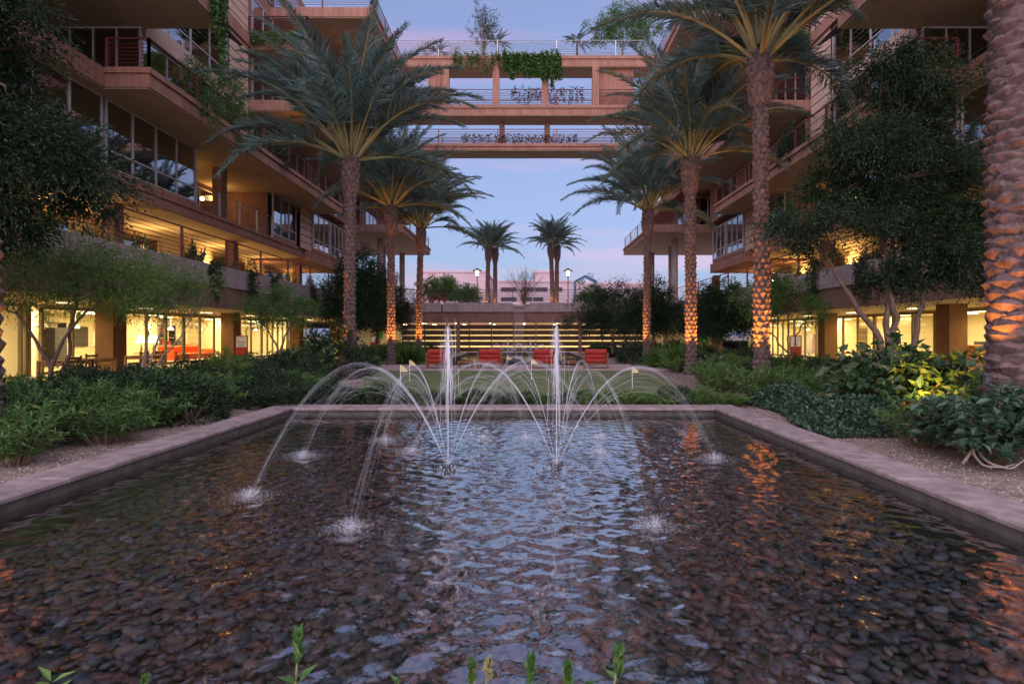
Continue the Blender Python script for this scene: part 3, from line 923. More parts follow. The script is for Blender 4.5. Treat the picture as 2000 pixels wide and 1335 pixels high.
# ------------------------------------------------------------------ garage front under the far terrace
def garage():
    G = empty('garage_front', (0, 47, 0), label='garage front with dark board screen under the far planted terrace', cat='garage')
    bx = lambda name, mat, x0, x1, y0, y1, z0, z1: MB().box(x0, x1, y0, y1, z0, z1).build(name, mat, G)
    xl, xr = -13.2, 14.0
    bx('beam', M['fascia'], xl, xr, 46.95, 47.5, 2.56, 3.42)
    xs = [-12.1, -6.95, -1.05]
    for (a, b) in ((-12.1, -7.05), (-6.9, -1.0), (0.42, 7.4), (7.55, 12.6)):
        bx('parapet_panel', M['concrete'], a, b, 46.8, 47.2, 3.46, 4.24)
    bx('parapet_core', M['fascia'], xl, xr, 46.97, 47.45, 3.42, 4.1)
    bx('scupper', M['concrete'], -1.0, .42, 46.85, 47.2, 3.46, 3.95)
    bx('spout_lip', M['greymetal'], -.9, .0 + .02, 46.45, 46.9, 3.955, 4.02)
    railing(G, [(xl + 1, 47.1), (-1.0, 47.1)], 4.26, 1.1, M['darkmetal'], 8, 5.6, thick=.014)
    railing(G, [(-1.0, 47.15), (xr - 1.2, 47.15)], 4.26, 1.1, M['darkmetal'], 8, 5.6, thick=.014)
    for px in (647, 895, 1133, 1300):
        x = PX(px, 47)
        bx('pier', M['fascia'], x - .14, x + .14, 46.9, 47.2, 0, 2.56)
    # screen of horizontal boards, bay by bay
    bays = [-10.4 + 1.9 * k for k in range(12)]
    zrow = [0.0, .50, .97, 1.44, 1.91, 2.38]
    S = empty('board_screen', (0, 47.3, 0), label='dark stained board screen glowing through its gaps at the garage', cat='screen')
    for i in range(len(bays) - 1):
        a, b = bays[i] + .05, bays[i + 1] - .05
        for z in zrow[:-1]:
            MB().box(a, b, 47.25, 47.29, z + .09 + random.uniform(-.006, .006), z + .455).build('board', M['slat'], S)
    for x in bays:
        MB().box(x - .045, x + .045, 47.2, 47.32, 0, 2.55).build('post', M['darkmetal'], S)
    # garage room
    bx('floor', M['concrete'], xl - 8, xr + 8, 47.6, 62, -.02, .02)
    bx('ceiling', M['concrete'], xl - 8, xr + 8, 47.6, 62, 2.62, 2.9)
    bx('wall', M['cream'], xl - 8, xr + 8, 61.5, 62, 0.02, 2.62)
    for x in range(-12, 14, 3):
        MB().box(x - .05, x + .05, 48.6, 50.4, 2.5, 2.56).build('tube_lamp', M['tube'], G)
        MB().box(x - .05, x + .05, 54.6, 56.4, 2.5, 2.56).build('tube_lamp', M['tube'], G)
    for x in (-9, -3, 3, 9):
        L = bpy.data.lights.new('garage_light', 'AREA'); L.shape = 'RECTANGLE'; L.size = 5; L.size_y = 8; L.energy = 130; L.color = (1, .82, .42)
        lo = bpy.data.objects.new('garage_light', L); C.objects.link(lo); lo.location = (x, 55.5, 2.45)
        lo.parent = G; lo.matrix_parent_inverse = Matrix.Translation(-G.location)
    return G


garage()
tag(MB().box(-60, 60, 47.5, 150, 3.3, 3.9).build('upper_terrace', M['paver']), kind='structure')
# ------------------------------------------------------------------ plants
def leaf_arrays(c, d, ln, wd, up=None, fold=0.25, r=rng):
    """kite leaves: c base points, d directions, ln lengths, wd widths -> V, F"""
    n = len(c)
    d = d / (np.linalg.norm(d, axis=1)[:, None] + 1e-9)
    if up is None:
        up = r.normal(size=(n, 3)) * .55 + (0, 0, 1)
    sd = np.cross(d, up); sd /= np.linalg.norm(sd, axis=1)[:, None] + 1e-9
    nm = np.cross(sd, d)
    ln = np.broadcast_to(ln, n)[:, None]; wd = np.broadcast_to(wd, n)[:, None]
    V = np.stack([c, c + d * ln * .45 + sd * wd * .5 + nm * wd * fold, c + d * ln - nm * ln * .08, c + d * ln * .45 - sd * wd * .5 + nm * wd * fold], 1).reshape(-1, 3)
    i = np.arange(n)[:, None] * 4
    F = np.concatenate([i + np.array([[0, 1, 2]]), i + np.array([[0, 2, 3]])], 1).reshape(-1, 3)
    return V, F


def unit(n, r=rng):
    v = r.normal(size=(n, 3)); return v / np.linalg.norm(v, axis=1)[:, None]


# ---- date palms
def frond_mesh(k, th0, bend, L=3.7, nl=150):
    r = np.random.default_rng(100 + k)
    mb = MB()
    ns = 22
    s = np.linspace(0, 1, ns)
    th = R(th0) + R(bend) * s ** 1.35
    ds = L / (ns - 1)
    x = np.concatenate([[0], np.cumsum(np.sin(th[:-1]) * ds)]); z = np.concatenate([[0], np.cumsum(np.cos(th[:-1]) * ds)])
    yv = 0.12 * np.sin(s * 3 + r.uniform(0, 6)) * s
    P = np.stack([x, yv, z], -1)
    mb.tube(P, 0.036 * (1 - s) ** .7 + .004, 4, cap=False)
    rac = mb.mesh('frond', M['rachis'])
    # leaflets
    t = np.linspace(.24, 1.0, nl)
    C_, D_, LN, WD, UP = [], [], [], [], []
    T = np.gradient(P, axis=0); T /= np.linalg.norm(T, axis=1)[:, None]
    for side in (-1, 1):
        tt = np.clip(t + r.normal(size=nl) * .003, 0, 1)
        idx = tt * (ns - 1); i0 = np.clip(idx.astype(int), 0, ns - 2); fr = (idx - i0)[:, None]
        p = P[i0] * (1 - fr) + P[i0 + 1] * fr
        tg = T[i0]
        lat = np.array([0, 1.0, 0]) * side
        nrm = np.cross(tg, [0, 1.0, 0]); nrm /= np.linalg.norm(nrm, axis=1)[:, None]
        nrm = np.where(nrm[:, 2:3] < 0, -nrm, nrm)
        ang = R(58) - R(32) * tt + r.normal(size=nl) * .12
        v = R(22) + r.normal(size=nl) * .34
        d = tg * np.cos(ang)[:, None] + np.sin(ang)[:, None] * (lat * np.cos(v)[:, None] + nrm * np.sin(v)[:, None])
        d[:, 2] -= .10
        ln = .66 * np.clip(np.sin(PI * (0.16 + .84 * tt) ** .8) * 1.05, .35, 1) * r.uniform(.85, 1.1, nl)
        C_.append(p); D_.append(d); LN.append(ln); WD.append(np.full(nl, .019)); UP.append(nrm + r.normal(size=(nl, 3)) * .3)
    V, F = leaf_arrays(np.concatenate(C_), np.concatenate(D_), np.concatenate(LN), np.concatenate(WD), np.concatenate(UP), .15, r)
    lm = MB().add(V, F).mesh('leaflets', M['palm'])
    return rac, lm


FV = [frond_mesh(0, 5, 38), frond_mesh(1, 14, 52), frond_mesh(2, 26, 62), frond_mesh(3, 38, 76), frond_mesh(4, 54, 76), frond_mesh(5, 76, 66), frond_mesh(6, 20, 84), frond_mesh(7, 108, 45)]
# one mesh with both materials for each frond variant
FR = []
for k, (a, b) in enumerate(FV):
    va = np.empty(len(a.vertices) * 3, np.float32); a.vertices.foreach_get('co', va)
    vb = np.empty(len(b.vertices) * 3, np.float32); b.vertices.foreach_get('co', vb)
    fa = np.empty(len(a.loops), np.int32); a.loops.foreach_get('vertex_index', fa)
    fb = np.empty(len(b.loops), np.int32); b.loops.foreach_get('vertex_index', fb)
    me = raw_mesh('frond', np.concatenate([va, vb]).reshape(-1, 3), [fa.reshape(-1, 4), fb.reshape(-1, 3) + len(a.vertices)])
    me.materials.append(M['rachis']); me.materials.append(M['palm'])
    mi = np.zeros(len(me.polygons), np.int32); mi[len(a.polygons):] = 1
    me.polygons.foreach_set('material_index', mi)
    me.polygons.foreach_set('use_smooth', np.zeros(len(me.polygons), bool))
    FR.append(me)


def boot_verts(w, h, out, Rr, r):
    t = np.linspace(-1, 1, 5)
    k = 1 - t ** 2
    y = w * .5 * t
    cur = y * y / (2 * Rr)
    j = r.normal(size=5) * .06
    bot = np.stack([-cur - .01, y, -h * .55 * (1 - .55 * t ** 2)], -1)
    lip = np.stack([out * (k * .9 + .1) * (1 + j) - cur, y * 1.02, h * (.05 + .12 * k)], -1)
    top = np.stack([-cur + out * .12 * k, y * .8, h * (.5 - .25 * t ** 2)], -1)
    V = np.concatenate([bot, lip, top])
    F = []
    for a in (0, 5):
        for i in range(4):
            F.append((a + i, a + i + 1, a + 6 + i, a + 5 + i))
    return V, F


def trunk_mesh(H, r0, seed, bulge=True, boots=True, rowh=.16, per=7):
    r = np.random.default_rng(seed)
    mb = MB()
    zs = np.linspace(0, H, 40)

    def rad(z):
        b = r0 * (1.0 - .12 * min(1, z / 5)) + (0.07 * math.exp(-((z) / .35) ** 2))
        if bulge:
            b += r0 * .75 * max(0, 1 - abs((z - (H - .75)) / .85)) ** .6
        return b
    lean = np.array([r.normal() * .05, r.normal() * .05])
    cx = lambda z: lean * (z / H) ** 2 * H * .25
    pts = [(cx(z)[0], cx(z)[1], z) for z in zs]
    mb.tube(pts, [rad(z) * .93 for z in zs], 14)
    bt = MB()
    if boots:
        row = 0; z = .06
        while z < H - .05:
            R_ = rad(z)
            big = 1.0 if z < H - 1.6 or not bulge else 1.45
            n = per if big == 1 else 8
            for k in range(n):
                a = 2 * PI * (k + .5 * (row % 2)) / n + r.normal() * .05
                V, F = boot_verts(2 * PI * R_ / n * 1.05, rowh * 1.5 * big, .062 * big * r.uniform(.6, 1.3), R_, r)
                ca, sa = math.cos(a), math.sin(a)
                Vx = V[:, 0] + R_ * .95
                o = cx(z)
                bt.add(np.stack([Vx * ca - V[:, 1] * sa + o[0], Vx * sa + V[:, 1] * ca + o[1], V[:, 2] + z + r.normal() * .012], -1), F)
            z += rowh * (1.0 if big == 1 else 1.25); row += 1
    return mb, bt, cx(H)


def palm(x, y, H, label, r0=.25, seed=1, nf=58, scale=1.0, group='palms along the court', boots=True, z0=0.0, up=0.0, trunk=None):
    r = np.random.default_rng(seed)
    e = empty('palm_tree', (x, y, z0), label=label, cat='palm tree', group=group)
    mb, bt, top = trunk_mesh(H, r0, seed, boots=boots, bulge=True)
    t = child('trunk', mb.mesh('trunk', M['palmbark'], True), e)
    if boots:
        bo = child('leaf_bases', bt.mesh('leaf_bases', M['boot']), t)
        bo['kind'] = 'stuff'
    seq = [0] * 6 + [1] * 11 + [6] * 6 + [2] * 12 + [3] * 11 + [4] * 8 + [5] * 4
    for k in range(nf):
        v = seq[int(k / nf * len(seq))]
        phi = k * 2.39996 + r.normal() * .15
        sc = scale * r.uniform(.86, 1.08) * (1.0 if v not in (0,) else .85)
        rr = .10 if v < 2 else .2
        hz = H - .1 + (.25 if v in (0, 1) else .05 if v in (2, 6) else -.15)
        child('frond', FR[v], e, (top[0] + rr * math.cos(phi), top[1] + rr * math.sin(phi), hz), (r.normal() * .07, r.normal() * .07 - up, phi), sc)
    return e


def uplight(x, y, z, tgt, power, label, color=(1.0, .33, .04), size=60, group='garden uplights'):
    e = empty('uplight', (x, y, z), label=label, cat='uplight', group=group)
    child('lamp_housing', MB().lathe([(.0, 0), (.05, 0), (.05, .10), (.062, .11), (.062, .14), (.05, .14), (.045, .12), (0, .12)], (0, 0, 0), 10).mesh('lamp_housing', M['darkmetal']), e)
    if z > .1 and z < 2:
        child('stake', MB().tube([(0, 0, -z), (0, 0, 0)], .012, 5).mesh('stake', M['darkmetal']), e)
    L = bpy.data.lights.new('uplight_bulb', 'SPOT'); L.energy = power; L.color = color; L.spot_size = R(size); L.spot_blend = .7; L.shadow_soft_size = .04
    o = bpy.data.objects.new('uplight_bulb', L); C.objects.link(o); o.parent = e; o.location = (0, 0, .16)
    d = Vector(tgt) - Vector((x, y, z + .16))
    o.rotation_euler = d.to_track_quat('-Z', 'Y').to_euler()
    return e


PALMS = [  # x, y, H, r0, seed, label
    (-6.32, 20.0, 8.1, .20, 1, 'tall date palm with broad silvery crown nearest on the left of the green'),
    (-6.5, 27.0, 8.0, .18, 2, 'straight date palm brightly uplit orange, second behind the big left palm'),
    (-6.2, 32.5, 8.0, .175, 3, 'slightly leaning date palm at the far left, closest to the red armchairs'),
    (6.70, 15.6, 9.5, .21, 4, 'tallest date palm on the right with a swollen neck under its crown'),
    (6.33, 21.0, 8.4, .20, 5, 'date palm right of the green with glowing orange lower trunk, middle of three'),
    (6.20, 28.0, 8.1, .18, 6, 'slender date palm at the far right, beside the cantilevered balcony'),
]
SHORT = ['the big left palm', 'the second left palm', 'the leaning far left palm', 'the tallest right palm', 'the middle right palm', 'the far right palm']
for i, (x, y, H, r0, sd, lb) in enumerate(PALMS):
    palm(x, y, H, lb, r0, sd, nf=43, scale=1.36 if i in (0, 3) else 1.18)
    for q, (dx, dy) in enumerate(((-.62, -.40), (.62, -.34))):
        uplight(x + dx, y + dy, 0.25, (x, y, 2.8), 270, 'small black uplight %s the foot of %s' % (('left of', 'right of')[q], SHORT[i]), size=36)
# cut-off palm at the left edge and the huge near trunk at the right edge
palm(-6.66, 6.62, 9.0, 'near palm trunk glowing orange at the left edge of the picture', .30, 8, nf=40)
uplight(-6.0, 6.3, 0.6, (-6.5, 6.6, 2.0), 26, 'small black ground uplight at the foot of the near left palm', size=50)


def near_palm():
    x, y = 6.78, 7.65
    r = np.random.default_rng(9)
    e = empty('palm_tree', (x, y, 0), label='massive near palm trunk with big scaly leaf bases at the right edge', cat='palm tree', group='palms along the court')
    H = 8.6; r0 = .31
    mb, bt, top = trunk_mesh(H, r0, 9, boots=False)
    t = child('trunk', mb.mesh('trunk', M['palmbark'], True), e)
    ms = []
    for k in range(5):
        V, F = boot_verts(.36, .24, .075, r0, np.random.default_rng(30 + k))
        ms.append(MB().add(V, F).mesh('leaf_base', M['boot']))
    row = 0; z = .3
    while z < 6.9:
        R_ = r0 * (1 - .12 * min(1, z / 5))
        for k in range(6):
            a = 2 * PI * (k + .5 * (row % 2)) / 6 + r.normal() * .10
            o = child('leaf_base', ms[r.integers(5)], t, (R_ * .94 * math.cos(a), R_ * .94 * math.sin(a), z + r.normal() * .015), (r.normal() * .12, r.normal() * .12, a), (r.uniform(.6, 1.35), r.uniform(.8, 1.15), r.uniform(.75, 1.2)))
        z += .145; row += 1
    for k in range(40):
        v = [0, 1, 6, 2, 2, 3, 3, 4, 5][int(k / 40 * 9)]
        phi = k * 2.39996
        child('frond', FR[v], e, (.15 * math.cos(phi), .15 * math.sin(phi), H), (r.normal() * .07, r.normal() * .07, phi), 1.1)
    return e


near_palm()
uplight(6.15, 7.35, .85, (6.7, 7.6, 3.0), 42, 'small black ground uplight at the foot of the near right palm', size=55)
uplight(7.3, 7.1, .85, (6.85, 7.6, 3.0), 42, 'small black ground uplight behind the near right palm', size=55)


# ---- broadleaf trees
def scatter_lobes(hull, n, rmin, rmax, seed, flat=.45):
    """many small uneven leaf masses filling a few hull ellipsoids, with gaps left between them"""
    r = np.random.default_rng(seed)
    H = np.array(hull, float); vol = (H[:, 3] * H[:, 4] * H[:, 5]) ** .7
    out = []
    for k in r.choice(len(H), n, p=vol / vol.sum()):
        u = unit(1, r)[0] * r.random() ** .38 * r.uniform(.9, 1.22)
        q = r.uniform(rmin, rmax)
        c = H[k, :3] + u * H[k, 3:]
        out.append((c[0], c[1], c[2], q * r.uniform(.8, 1.4), q, q * flat * r.uniform(.7, 1.3)))
    return out


def crown_mesh(lobes, n_clump, per, ln, wd, seed, mat, spread=.30, droop=.35, fold=.25):
    r = np.random.default_rng(seed)
    lobes = np.array(lobes, float)
    vol = lobes[:, 3] * lobes[:, 4] * lobes[:, 5]; vol = vol ** .8
    pick = r.choice(len(lobes), n_clump, p=vol / vol.sum())
    u = unit(n_clump, r) * (r.random(n_clump) ** .45 * r.uniform(.75, 1.22, n_clump))[:, None]
    cc = lobes[pick, :3] + u * lobes[pick, 3:]
    out = (cc - lobes[pick, :3]) / (np.linalg.norm(cc - lobes[pick, :3], axis=1)[:, None] + 1e-6)
    # leaves ride on short drooping twigs inside each clump
    n = n_clump * per
    ci = np.repeat(np.arange(n_clump), per)
    tw = out[ci] * .8 + unit(n, r) * .8; tw[:, 2] -= droop * r.random(n)
    sp = spread * r.uniform(.6, 1.4, n_clump)[ci]
    base = cc[ci] + tw * (sp * r.random(n) ** .6)[:, None]
    d = tw + unit(n, r) * .6; d[:, 2] -= droop * .6
    V, F = leaf_arrays(base, d, ln * r.uniform(.6, 1.25, n), wd * r.uniform(.7, 1.2, n), None, fold, r)
    return MB().add(V, F).mesh('crown', mat), cc


def tree(name, base, stems, lobes, label, cat, mat, n_clump, per, ln, wd, seed, r0=.07, spread=.3, droop=.35, bark='bark', group=None, twigs=120, fold=.25):
    """base (x,y,z) world; stems: list of polylines relative to base; lobes relative to base"""
    r = np.random.default_rng(seed)
    e = empty(name, base, label=label, cat=cat, group=group)
    cm, cc = crown_mesh(lobes, n_clump, per, ln, wd, seed, mat, spread, droop, fold)
    tb = MB()
    ends = []
    for st in stems:
        p = np.array(st, float)
        t = np.linspace(0, 1, len(p)); tt = np.linspace(0, 1, 14)
        q = np.stack([np.interp(tt, t, p[:, k]) for k in range(3)], -1)
        q[1:-1] += r.normal(size=(12, 3)) * .02 * np.linalg.norm(p[-1] - p[0]) / 2
        tb.tube(q, r0 * (1 - .78 * tt) + .006, 7)
        ends += [q[6], q[8], q[10], q[12], q[13]]
    ends = np.array(ends)
    for k in r.choice(len(cc), min(twigs, len(cc)), replace=False):
        a = ends[np.argmin(np.linalg.norm(ends - cc[k], axis=1) + r.random(len(ends)) * .3)]
        m_ = (a + cc[k]) / 2 + r.normal(size=3) * .08 + (0, 0, .05)
        tb.tube([a, m_, cc[k]], [r0 * .28, r0 * .18, .005], 4, cap=False)
    child('trunk', tb.mesh('trunk', M[bark], True), e)
    child('crown', cm, e)
    return e
# ------------------------------------------------------------------ trees of the court
def T(px, d):
    return PX(px, d)


# big dark tree filling the upper left corner (trunk stands outside the picture)
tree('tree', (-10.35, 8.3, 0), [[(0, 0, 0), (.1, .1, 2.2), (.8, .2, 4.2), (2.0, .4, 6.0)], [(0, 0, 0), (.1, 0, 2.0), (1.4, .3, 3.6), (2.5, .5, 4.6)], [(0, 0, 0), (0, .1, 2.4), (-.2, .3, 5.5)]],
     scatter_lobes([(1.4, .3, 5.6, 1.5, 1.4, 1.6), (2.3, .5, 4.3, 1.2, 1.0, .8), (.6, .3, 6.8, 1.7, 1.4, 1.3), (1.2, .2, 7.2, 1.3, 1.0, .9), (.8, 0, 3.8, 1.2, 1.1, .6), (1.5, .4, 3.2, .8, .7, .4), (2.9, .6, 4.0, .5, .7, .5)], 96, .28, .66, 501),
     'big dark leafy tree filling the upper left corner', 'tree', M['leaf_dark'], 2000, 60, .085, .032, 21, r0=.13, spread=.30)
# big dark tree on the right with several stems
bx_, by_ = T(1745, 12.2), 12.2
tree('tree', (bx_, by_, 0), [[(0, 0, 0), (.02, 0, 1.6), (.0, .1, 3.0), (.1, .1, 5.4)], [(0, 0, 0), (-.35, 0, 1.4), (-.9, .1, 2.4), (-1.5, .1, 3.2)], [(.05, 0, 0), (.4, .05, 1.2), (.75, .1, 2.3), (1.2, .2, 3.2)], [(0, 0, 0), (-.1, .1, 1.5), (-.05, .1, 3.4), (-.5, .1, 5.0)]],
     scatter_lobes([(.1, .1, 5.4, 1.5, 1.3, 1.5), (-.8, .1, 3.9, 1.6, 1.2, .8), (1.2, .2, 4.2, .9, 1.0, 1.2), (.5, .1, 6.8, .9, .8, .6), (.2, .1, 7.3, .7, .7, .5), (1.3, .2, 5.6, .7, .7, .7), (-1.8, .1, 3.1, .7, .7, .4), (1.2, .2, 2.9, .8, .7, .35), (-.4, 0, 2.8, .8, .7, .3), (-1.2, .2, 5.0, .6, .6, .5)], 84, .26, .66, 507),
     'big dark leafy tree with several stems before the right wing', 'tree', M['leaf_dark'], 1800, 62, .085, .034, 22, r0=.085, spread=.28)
# feathery small trees by the left storefront
bx_, by_ = T(92, 11.6), 11.6
tree('small_tree', (bx_, by_, 0), [[(0, 0, 0), (.05, 0, .9), (-.5, .1, 1.7), (-1.1, 0, 2.3)], [(0, 0, 0), (.1, 0, .9), (.6, 0, 1.8), (1.3, .1, 2.4)], [(.1, 0, 0), (.3, .1, .8), (.42, .1, 1.6), (.5, .2, 2.5)]],
     [(-.5, 0, 2.75, 1.1, .9, .6), (.7, .1, 2.85, 1.2, .9, .7), (1.6, .1, 2.7, .8, .8, .5), (.1, 0, 3.3, 1.1, .8, .45), (.9, .1, 2.3, .7, .6, .25)],
     'small multi-stemmed tree with feathery crown before the left shopfront', 'tree', M['leaf_light'], 380, 46, .085, .020, 23, r0=.045, spread=.34)
bx_, by_ = T(274, 14.4), 14.4
tree('small_tree', (bx_, by_, 0), [[(0, 0, 0), (.1, 0, .8), (.2, 0, 1.5), (.1, .1, 2.3)], [(0, 0, 0), (.25, 0, .6), (.9, 0, 1.2), (1.25, .1, 1.9)], [(0, 0, 0), (.2, 0, .7), (.45, .1, 1.5), (.7, .1, 2.3)]],
     [(.3, 0, 2.75, 1.0, .8, .55), (.9, 0, 2.4, .7, .7, .45), (-.2, .1, 2.5, .7, .7, .4), (1.35, 0, 2.9, .6, .6, .3), (.9, 0, 3.1, .7, .6, .3), (.1, 0, 3.3, .5, .5, .3)],
     'small leaning tree with pale stems beside the shopfront tables', 'tree', M['leaf_light'], 190, 46, .09, .024, 24, r0=.036, spread=.30, bark='palewood')
bx_, by_ = T(540, 18.5), 18.5
tree('small_tree', (bx_, by_, 0), [[(0, 0, 0), (.05, 0, 1.0), (-.3, 0, 1.7), (-.6, 0, 2.2)], [(0, 0, 0), (.1, 0, 1.0), (.4, 0, 1.7), (.8, 0, 2.3)]],
     [(0, 0, 2.45, 1.0, .8, .45), (.7, 0, 2.3, .6, .6, .35), (-.6, 0, 2.25, .6, .6, .35), (.3, 0, 2.85, .4, .4, .3)],
     'young thin-stemmed tree left of the round shrub', 'tree', M['leaf_mid'], 150, 46, .09, .03, 25, r0=.034, spread=.28)
bx_, by_ = T(1542, 17.0), 17.0
tree('small_tree', (bx_, by_, 0), [[(0, 0, 0), (0, 0, .9), (-.5, 0, 1.5), (-1.0, 0, 2.1)], [(0, 0, 0), (.05, 0, 1.0), (.35, 0, 1.7), (.7, 0, 2.3)], [(0, 0, 0), (0, .1, 1.1), (-.05, 0, 2.3)]],
     [(-.1, 0, 2.45, 1.0, .8, .45), (.7, 0, 2.4, .6, .6, .35), (-1.0, 0, 2.6, .6, .6, .45), (-.3, 0, 3.0, .7, .6, .4)],
     'young thin-stemmed tree before the right wing beside the tallest palm', 'tree', M['leaf_mid'], 180, 46, .09, .028, 26, r0=.032, spread=.28)
# dark masses at the far corners
for (px, d, H, w, lb, sd) in ((735, 33.5, 5.6, 1.8, 'dark spreading tree between the left palms', 31), (1195, 37.5, 5.2, 2.4, 'dark rounded tree before the right end of the garage', 32),
                              (1275, 33.0, 4.9, 1.7, 'dark airy tree behind the far right palms', 33), (1400, 30.0, 4.4, 1.5, 'dark narrow tree by the right wing parapet', 34), (690, 29.0, 6.2, 1.4, 'tall slim dark tree behind the big left palm', 35)):
    tree('tree', (PX(px, d), d, 0), [[(0, 0, 0), (.1, 0, H * .3), (-.3, 0, H * .6)], [(0, 0, 0), (.1, 0, H * .25), (.6, 0, H * .6)], [(0, 0, 0), (0, 0, H * .3), (.1, 0, H * .85)]],
         [(0, 0, H * .62, w, w * .8, H * .22), (-w * .5, 0, H * .48, w * .75, w * .6, H * .14), (w * .55, 0, H * .5, w * .7, w * .6, H * .15), (0.2, 0, H * .85, w * .6, w * .5, H * .13)],
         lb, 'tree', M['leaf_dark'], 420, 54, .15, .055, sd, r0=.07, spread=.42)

# ------------------------------------------------------------------ shrubs
def shrub_proto(kind, seed):
    """unit shrub about 1 m tall and 1.2 m wide: (stems mesh, foliage mesh)"""
    r = np.random.default_rng(seed)
    sb, lb = MB(), None
    Vs, Fs, n0 = [], [], 0
    C_, D_, LN, WD = [], [], [], []
    if kind == 'leafy':        # upright stems with narrow leaves
        for k in range(46):
            a = r.uniform(0, 6.28); q = r.random() ** .6
            tip = np.array([.62 * q * math.cos(a), .62 * q * math.sin(a), r.uniform(.5, 1.0) * (1 - .25 * q)])
            root = tip * (.25, .25, 0)
            mid = (root + tip) / 2 + (0, 0, .1)
            sb.tube([root, mid, tip], [.008, .006, .003], 3, cap=False)
            m = 44
            t = r.uniform(.18, 1, m)[:, None]
            p = np.where(t < .5, root + (mid - root) * t * 2, mid + (tip - mid) * (t * 2 - 1))
            d = unit(m, r) * .8 + (tip - mid) / np.linalg.norm(tip - mid) * .55
            C_.append(p); D_.append(d); LN.append(r.uniform(.07, .14, m)); WD.append(r.uniform(.016, .03, m))
        mat = M['leaf_mid']
    elif kind == 'broad':      # rounded shrub with big leaves
        for k in range(60):
            a = r.uniform(0, 6.28); q = r.random() ** .5; zt = r.uniform(.35, 1.0)
            tip = np.array([.66 * q * math.cos(a) * (1.15 - .35 * zt), .66 * q * math.sin(a) * (1.15 - .35 * zt), zt * (1 - .2 * q)])
            root = tip * (.15, .15, 0)
            mid = (root * .4 + tip * .6) + (0, 0, .06)
            sb.tube([root, mid, tip], [.012, .008, .004], 4, cap=False)
            m = 26
            t = r.uniform(.35, 1, m)[:, None]
            p = np.where(t < .5, root + (mid - root) * t * 2, mid + (tip - mid) * (t * 2 - 1)) + r.normal(size=(m, 3)) * .03
            d = unit(m, r) * 1.0 + np.array([math.cos(a), math.sin(a), .1]) * .5
            C_.append(p); D_.append(d); LN.append(r.uniform(.08, .14, m)); WD.append(r.uniform(.05, .085, m))
        mat = M['leaf_broad']
    elif kind == 'grass':      # arching straps
        m = 620
        a = r.uniform(0, 6.28, m); el = r.uniform(.2, 1.4, m)
        C_.append(np.stack([.12 * np.cos(a) * r.random(m), .12 * np.sin(a) * r.random(m), np.zeros(m)], -1))
        D_.append(np.stack([np.cos(a) * np.cos(el), np.sin(a) * np.cos(el), np.sin(el)], -1)); LN.append(r.uniform(.5, 1.05, m)); WD.append(r.uniform(.012, .022, m))
        mat = M['leaf_mid']
        sb.tube([(0, 0, 0), (0, 0, .1)], [.08, .05], 6)
    else:                      # 'round': dense small-leaved dome
        m = 2600
        u = unit(m, r); u[:, 2] = np.abs(u[:, 2])
        lump = 1 + .18 * np.sin(u[:, 0] * 7 + 1) * np.sin(u[:, 1] * 6) + .12 * np.sin(u[:, 2] * 9 + u[:, 0] * 5)
        p = u * np.array([.6, .6, .92]) * (lump * r.uniform(.62, 1.0, m) ** .6)[:, None]
        C_.append(p); D_.append(u + unit(m, r) * .9); LN.append(r.uniform(.05, .09, m)); WD.append(r.uniform(.025, .04, m))
        mat = M['leaf_dark']
        for k in range(14):
            a = r.uniform(0, 6.28)
            sb.tube([(0.05 * math.cos(a), .05 * math.sin(a), 0), (.35 * math.cos(a), .35 * math.sin(a), .6)], [.014, .005], 4, cap=False)
    V, F = leaf_arrays(np.concatenate(C_), np.concatenate(D_), np.concatenate(LN), np.concatenate(WD), None, .22, r)
    return sb.mesh('stems', M['bark']), MB().add(V, F).mesh('foliage', mat)


PROTO = {k: [shrub_proto(k, 200 + 10 * i + j) for j in range(3)] for i, k in enumerate(('leafy', 'broad', 'grass', 'round'))}
_lightleaf = [(a, b.copy()) for a, b in PROTO['leafy'][:2]]
for a, b in _lightleaf:
    b.materials[0] = M['leaf_light']
PROTO['light'] = _lightleaf
_blue = [(a, b.copy()) for a, b in PROTO['broad'][:2]]
for a, b in _blue:
    b.materials[0] = M['leaf_blue']
PROTO['blue'] = _blue


def shrub(kind, x, y, h, w, label, group, r=rng):
    st, fo = PROTO[kind][int(r.integers(len(PROTO[kind])))]
    e = empty('shrub', (x, y, 0), float(r.uniform(0, 6.28)), label, 'shrub', group, scale=(w / 1.2, w / 1.2, h))
    child('stems', st, e); child('foliage', fo, e)
    return e


PALM_AT = [(p[0], p[1]) for p in PALMS] + [(-6.42, 6.62), (6.78, 7.65)]


KD = {'leafy': 'narrow-leaved green', 'light': 'pale green narrow-leaved', 'round': 'dense dark dome-shaped', 'broad': 'glossy broad-leaved'}


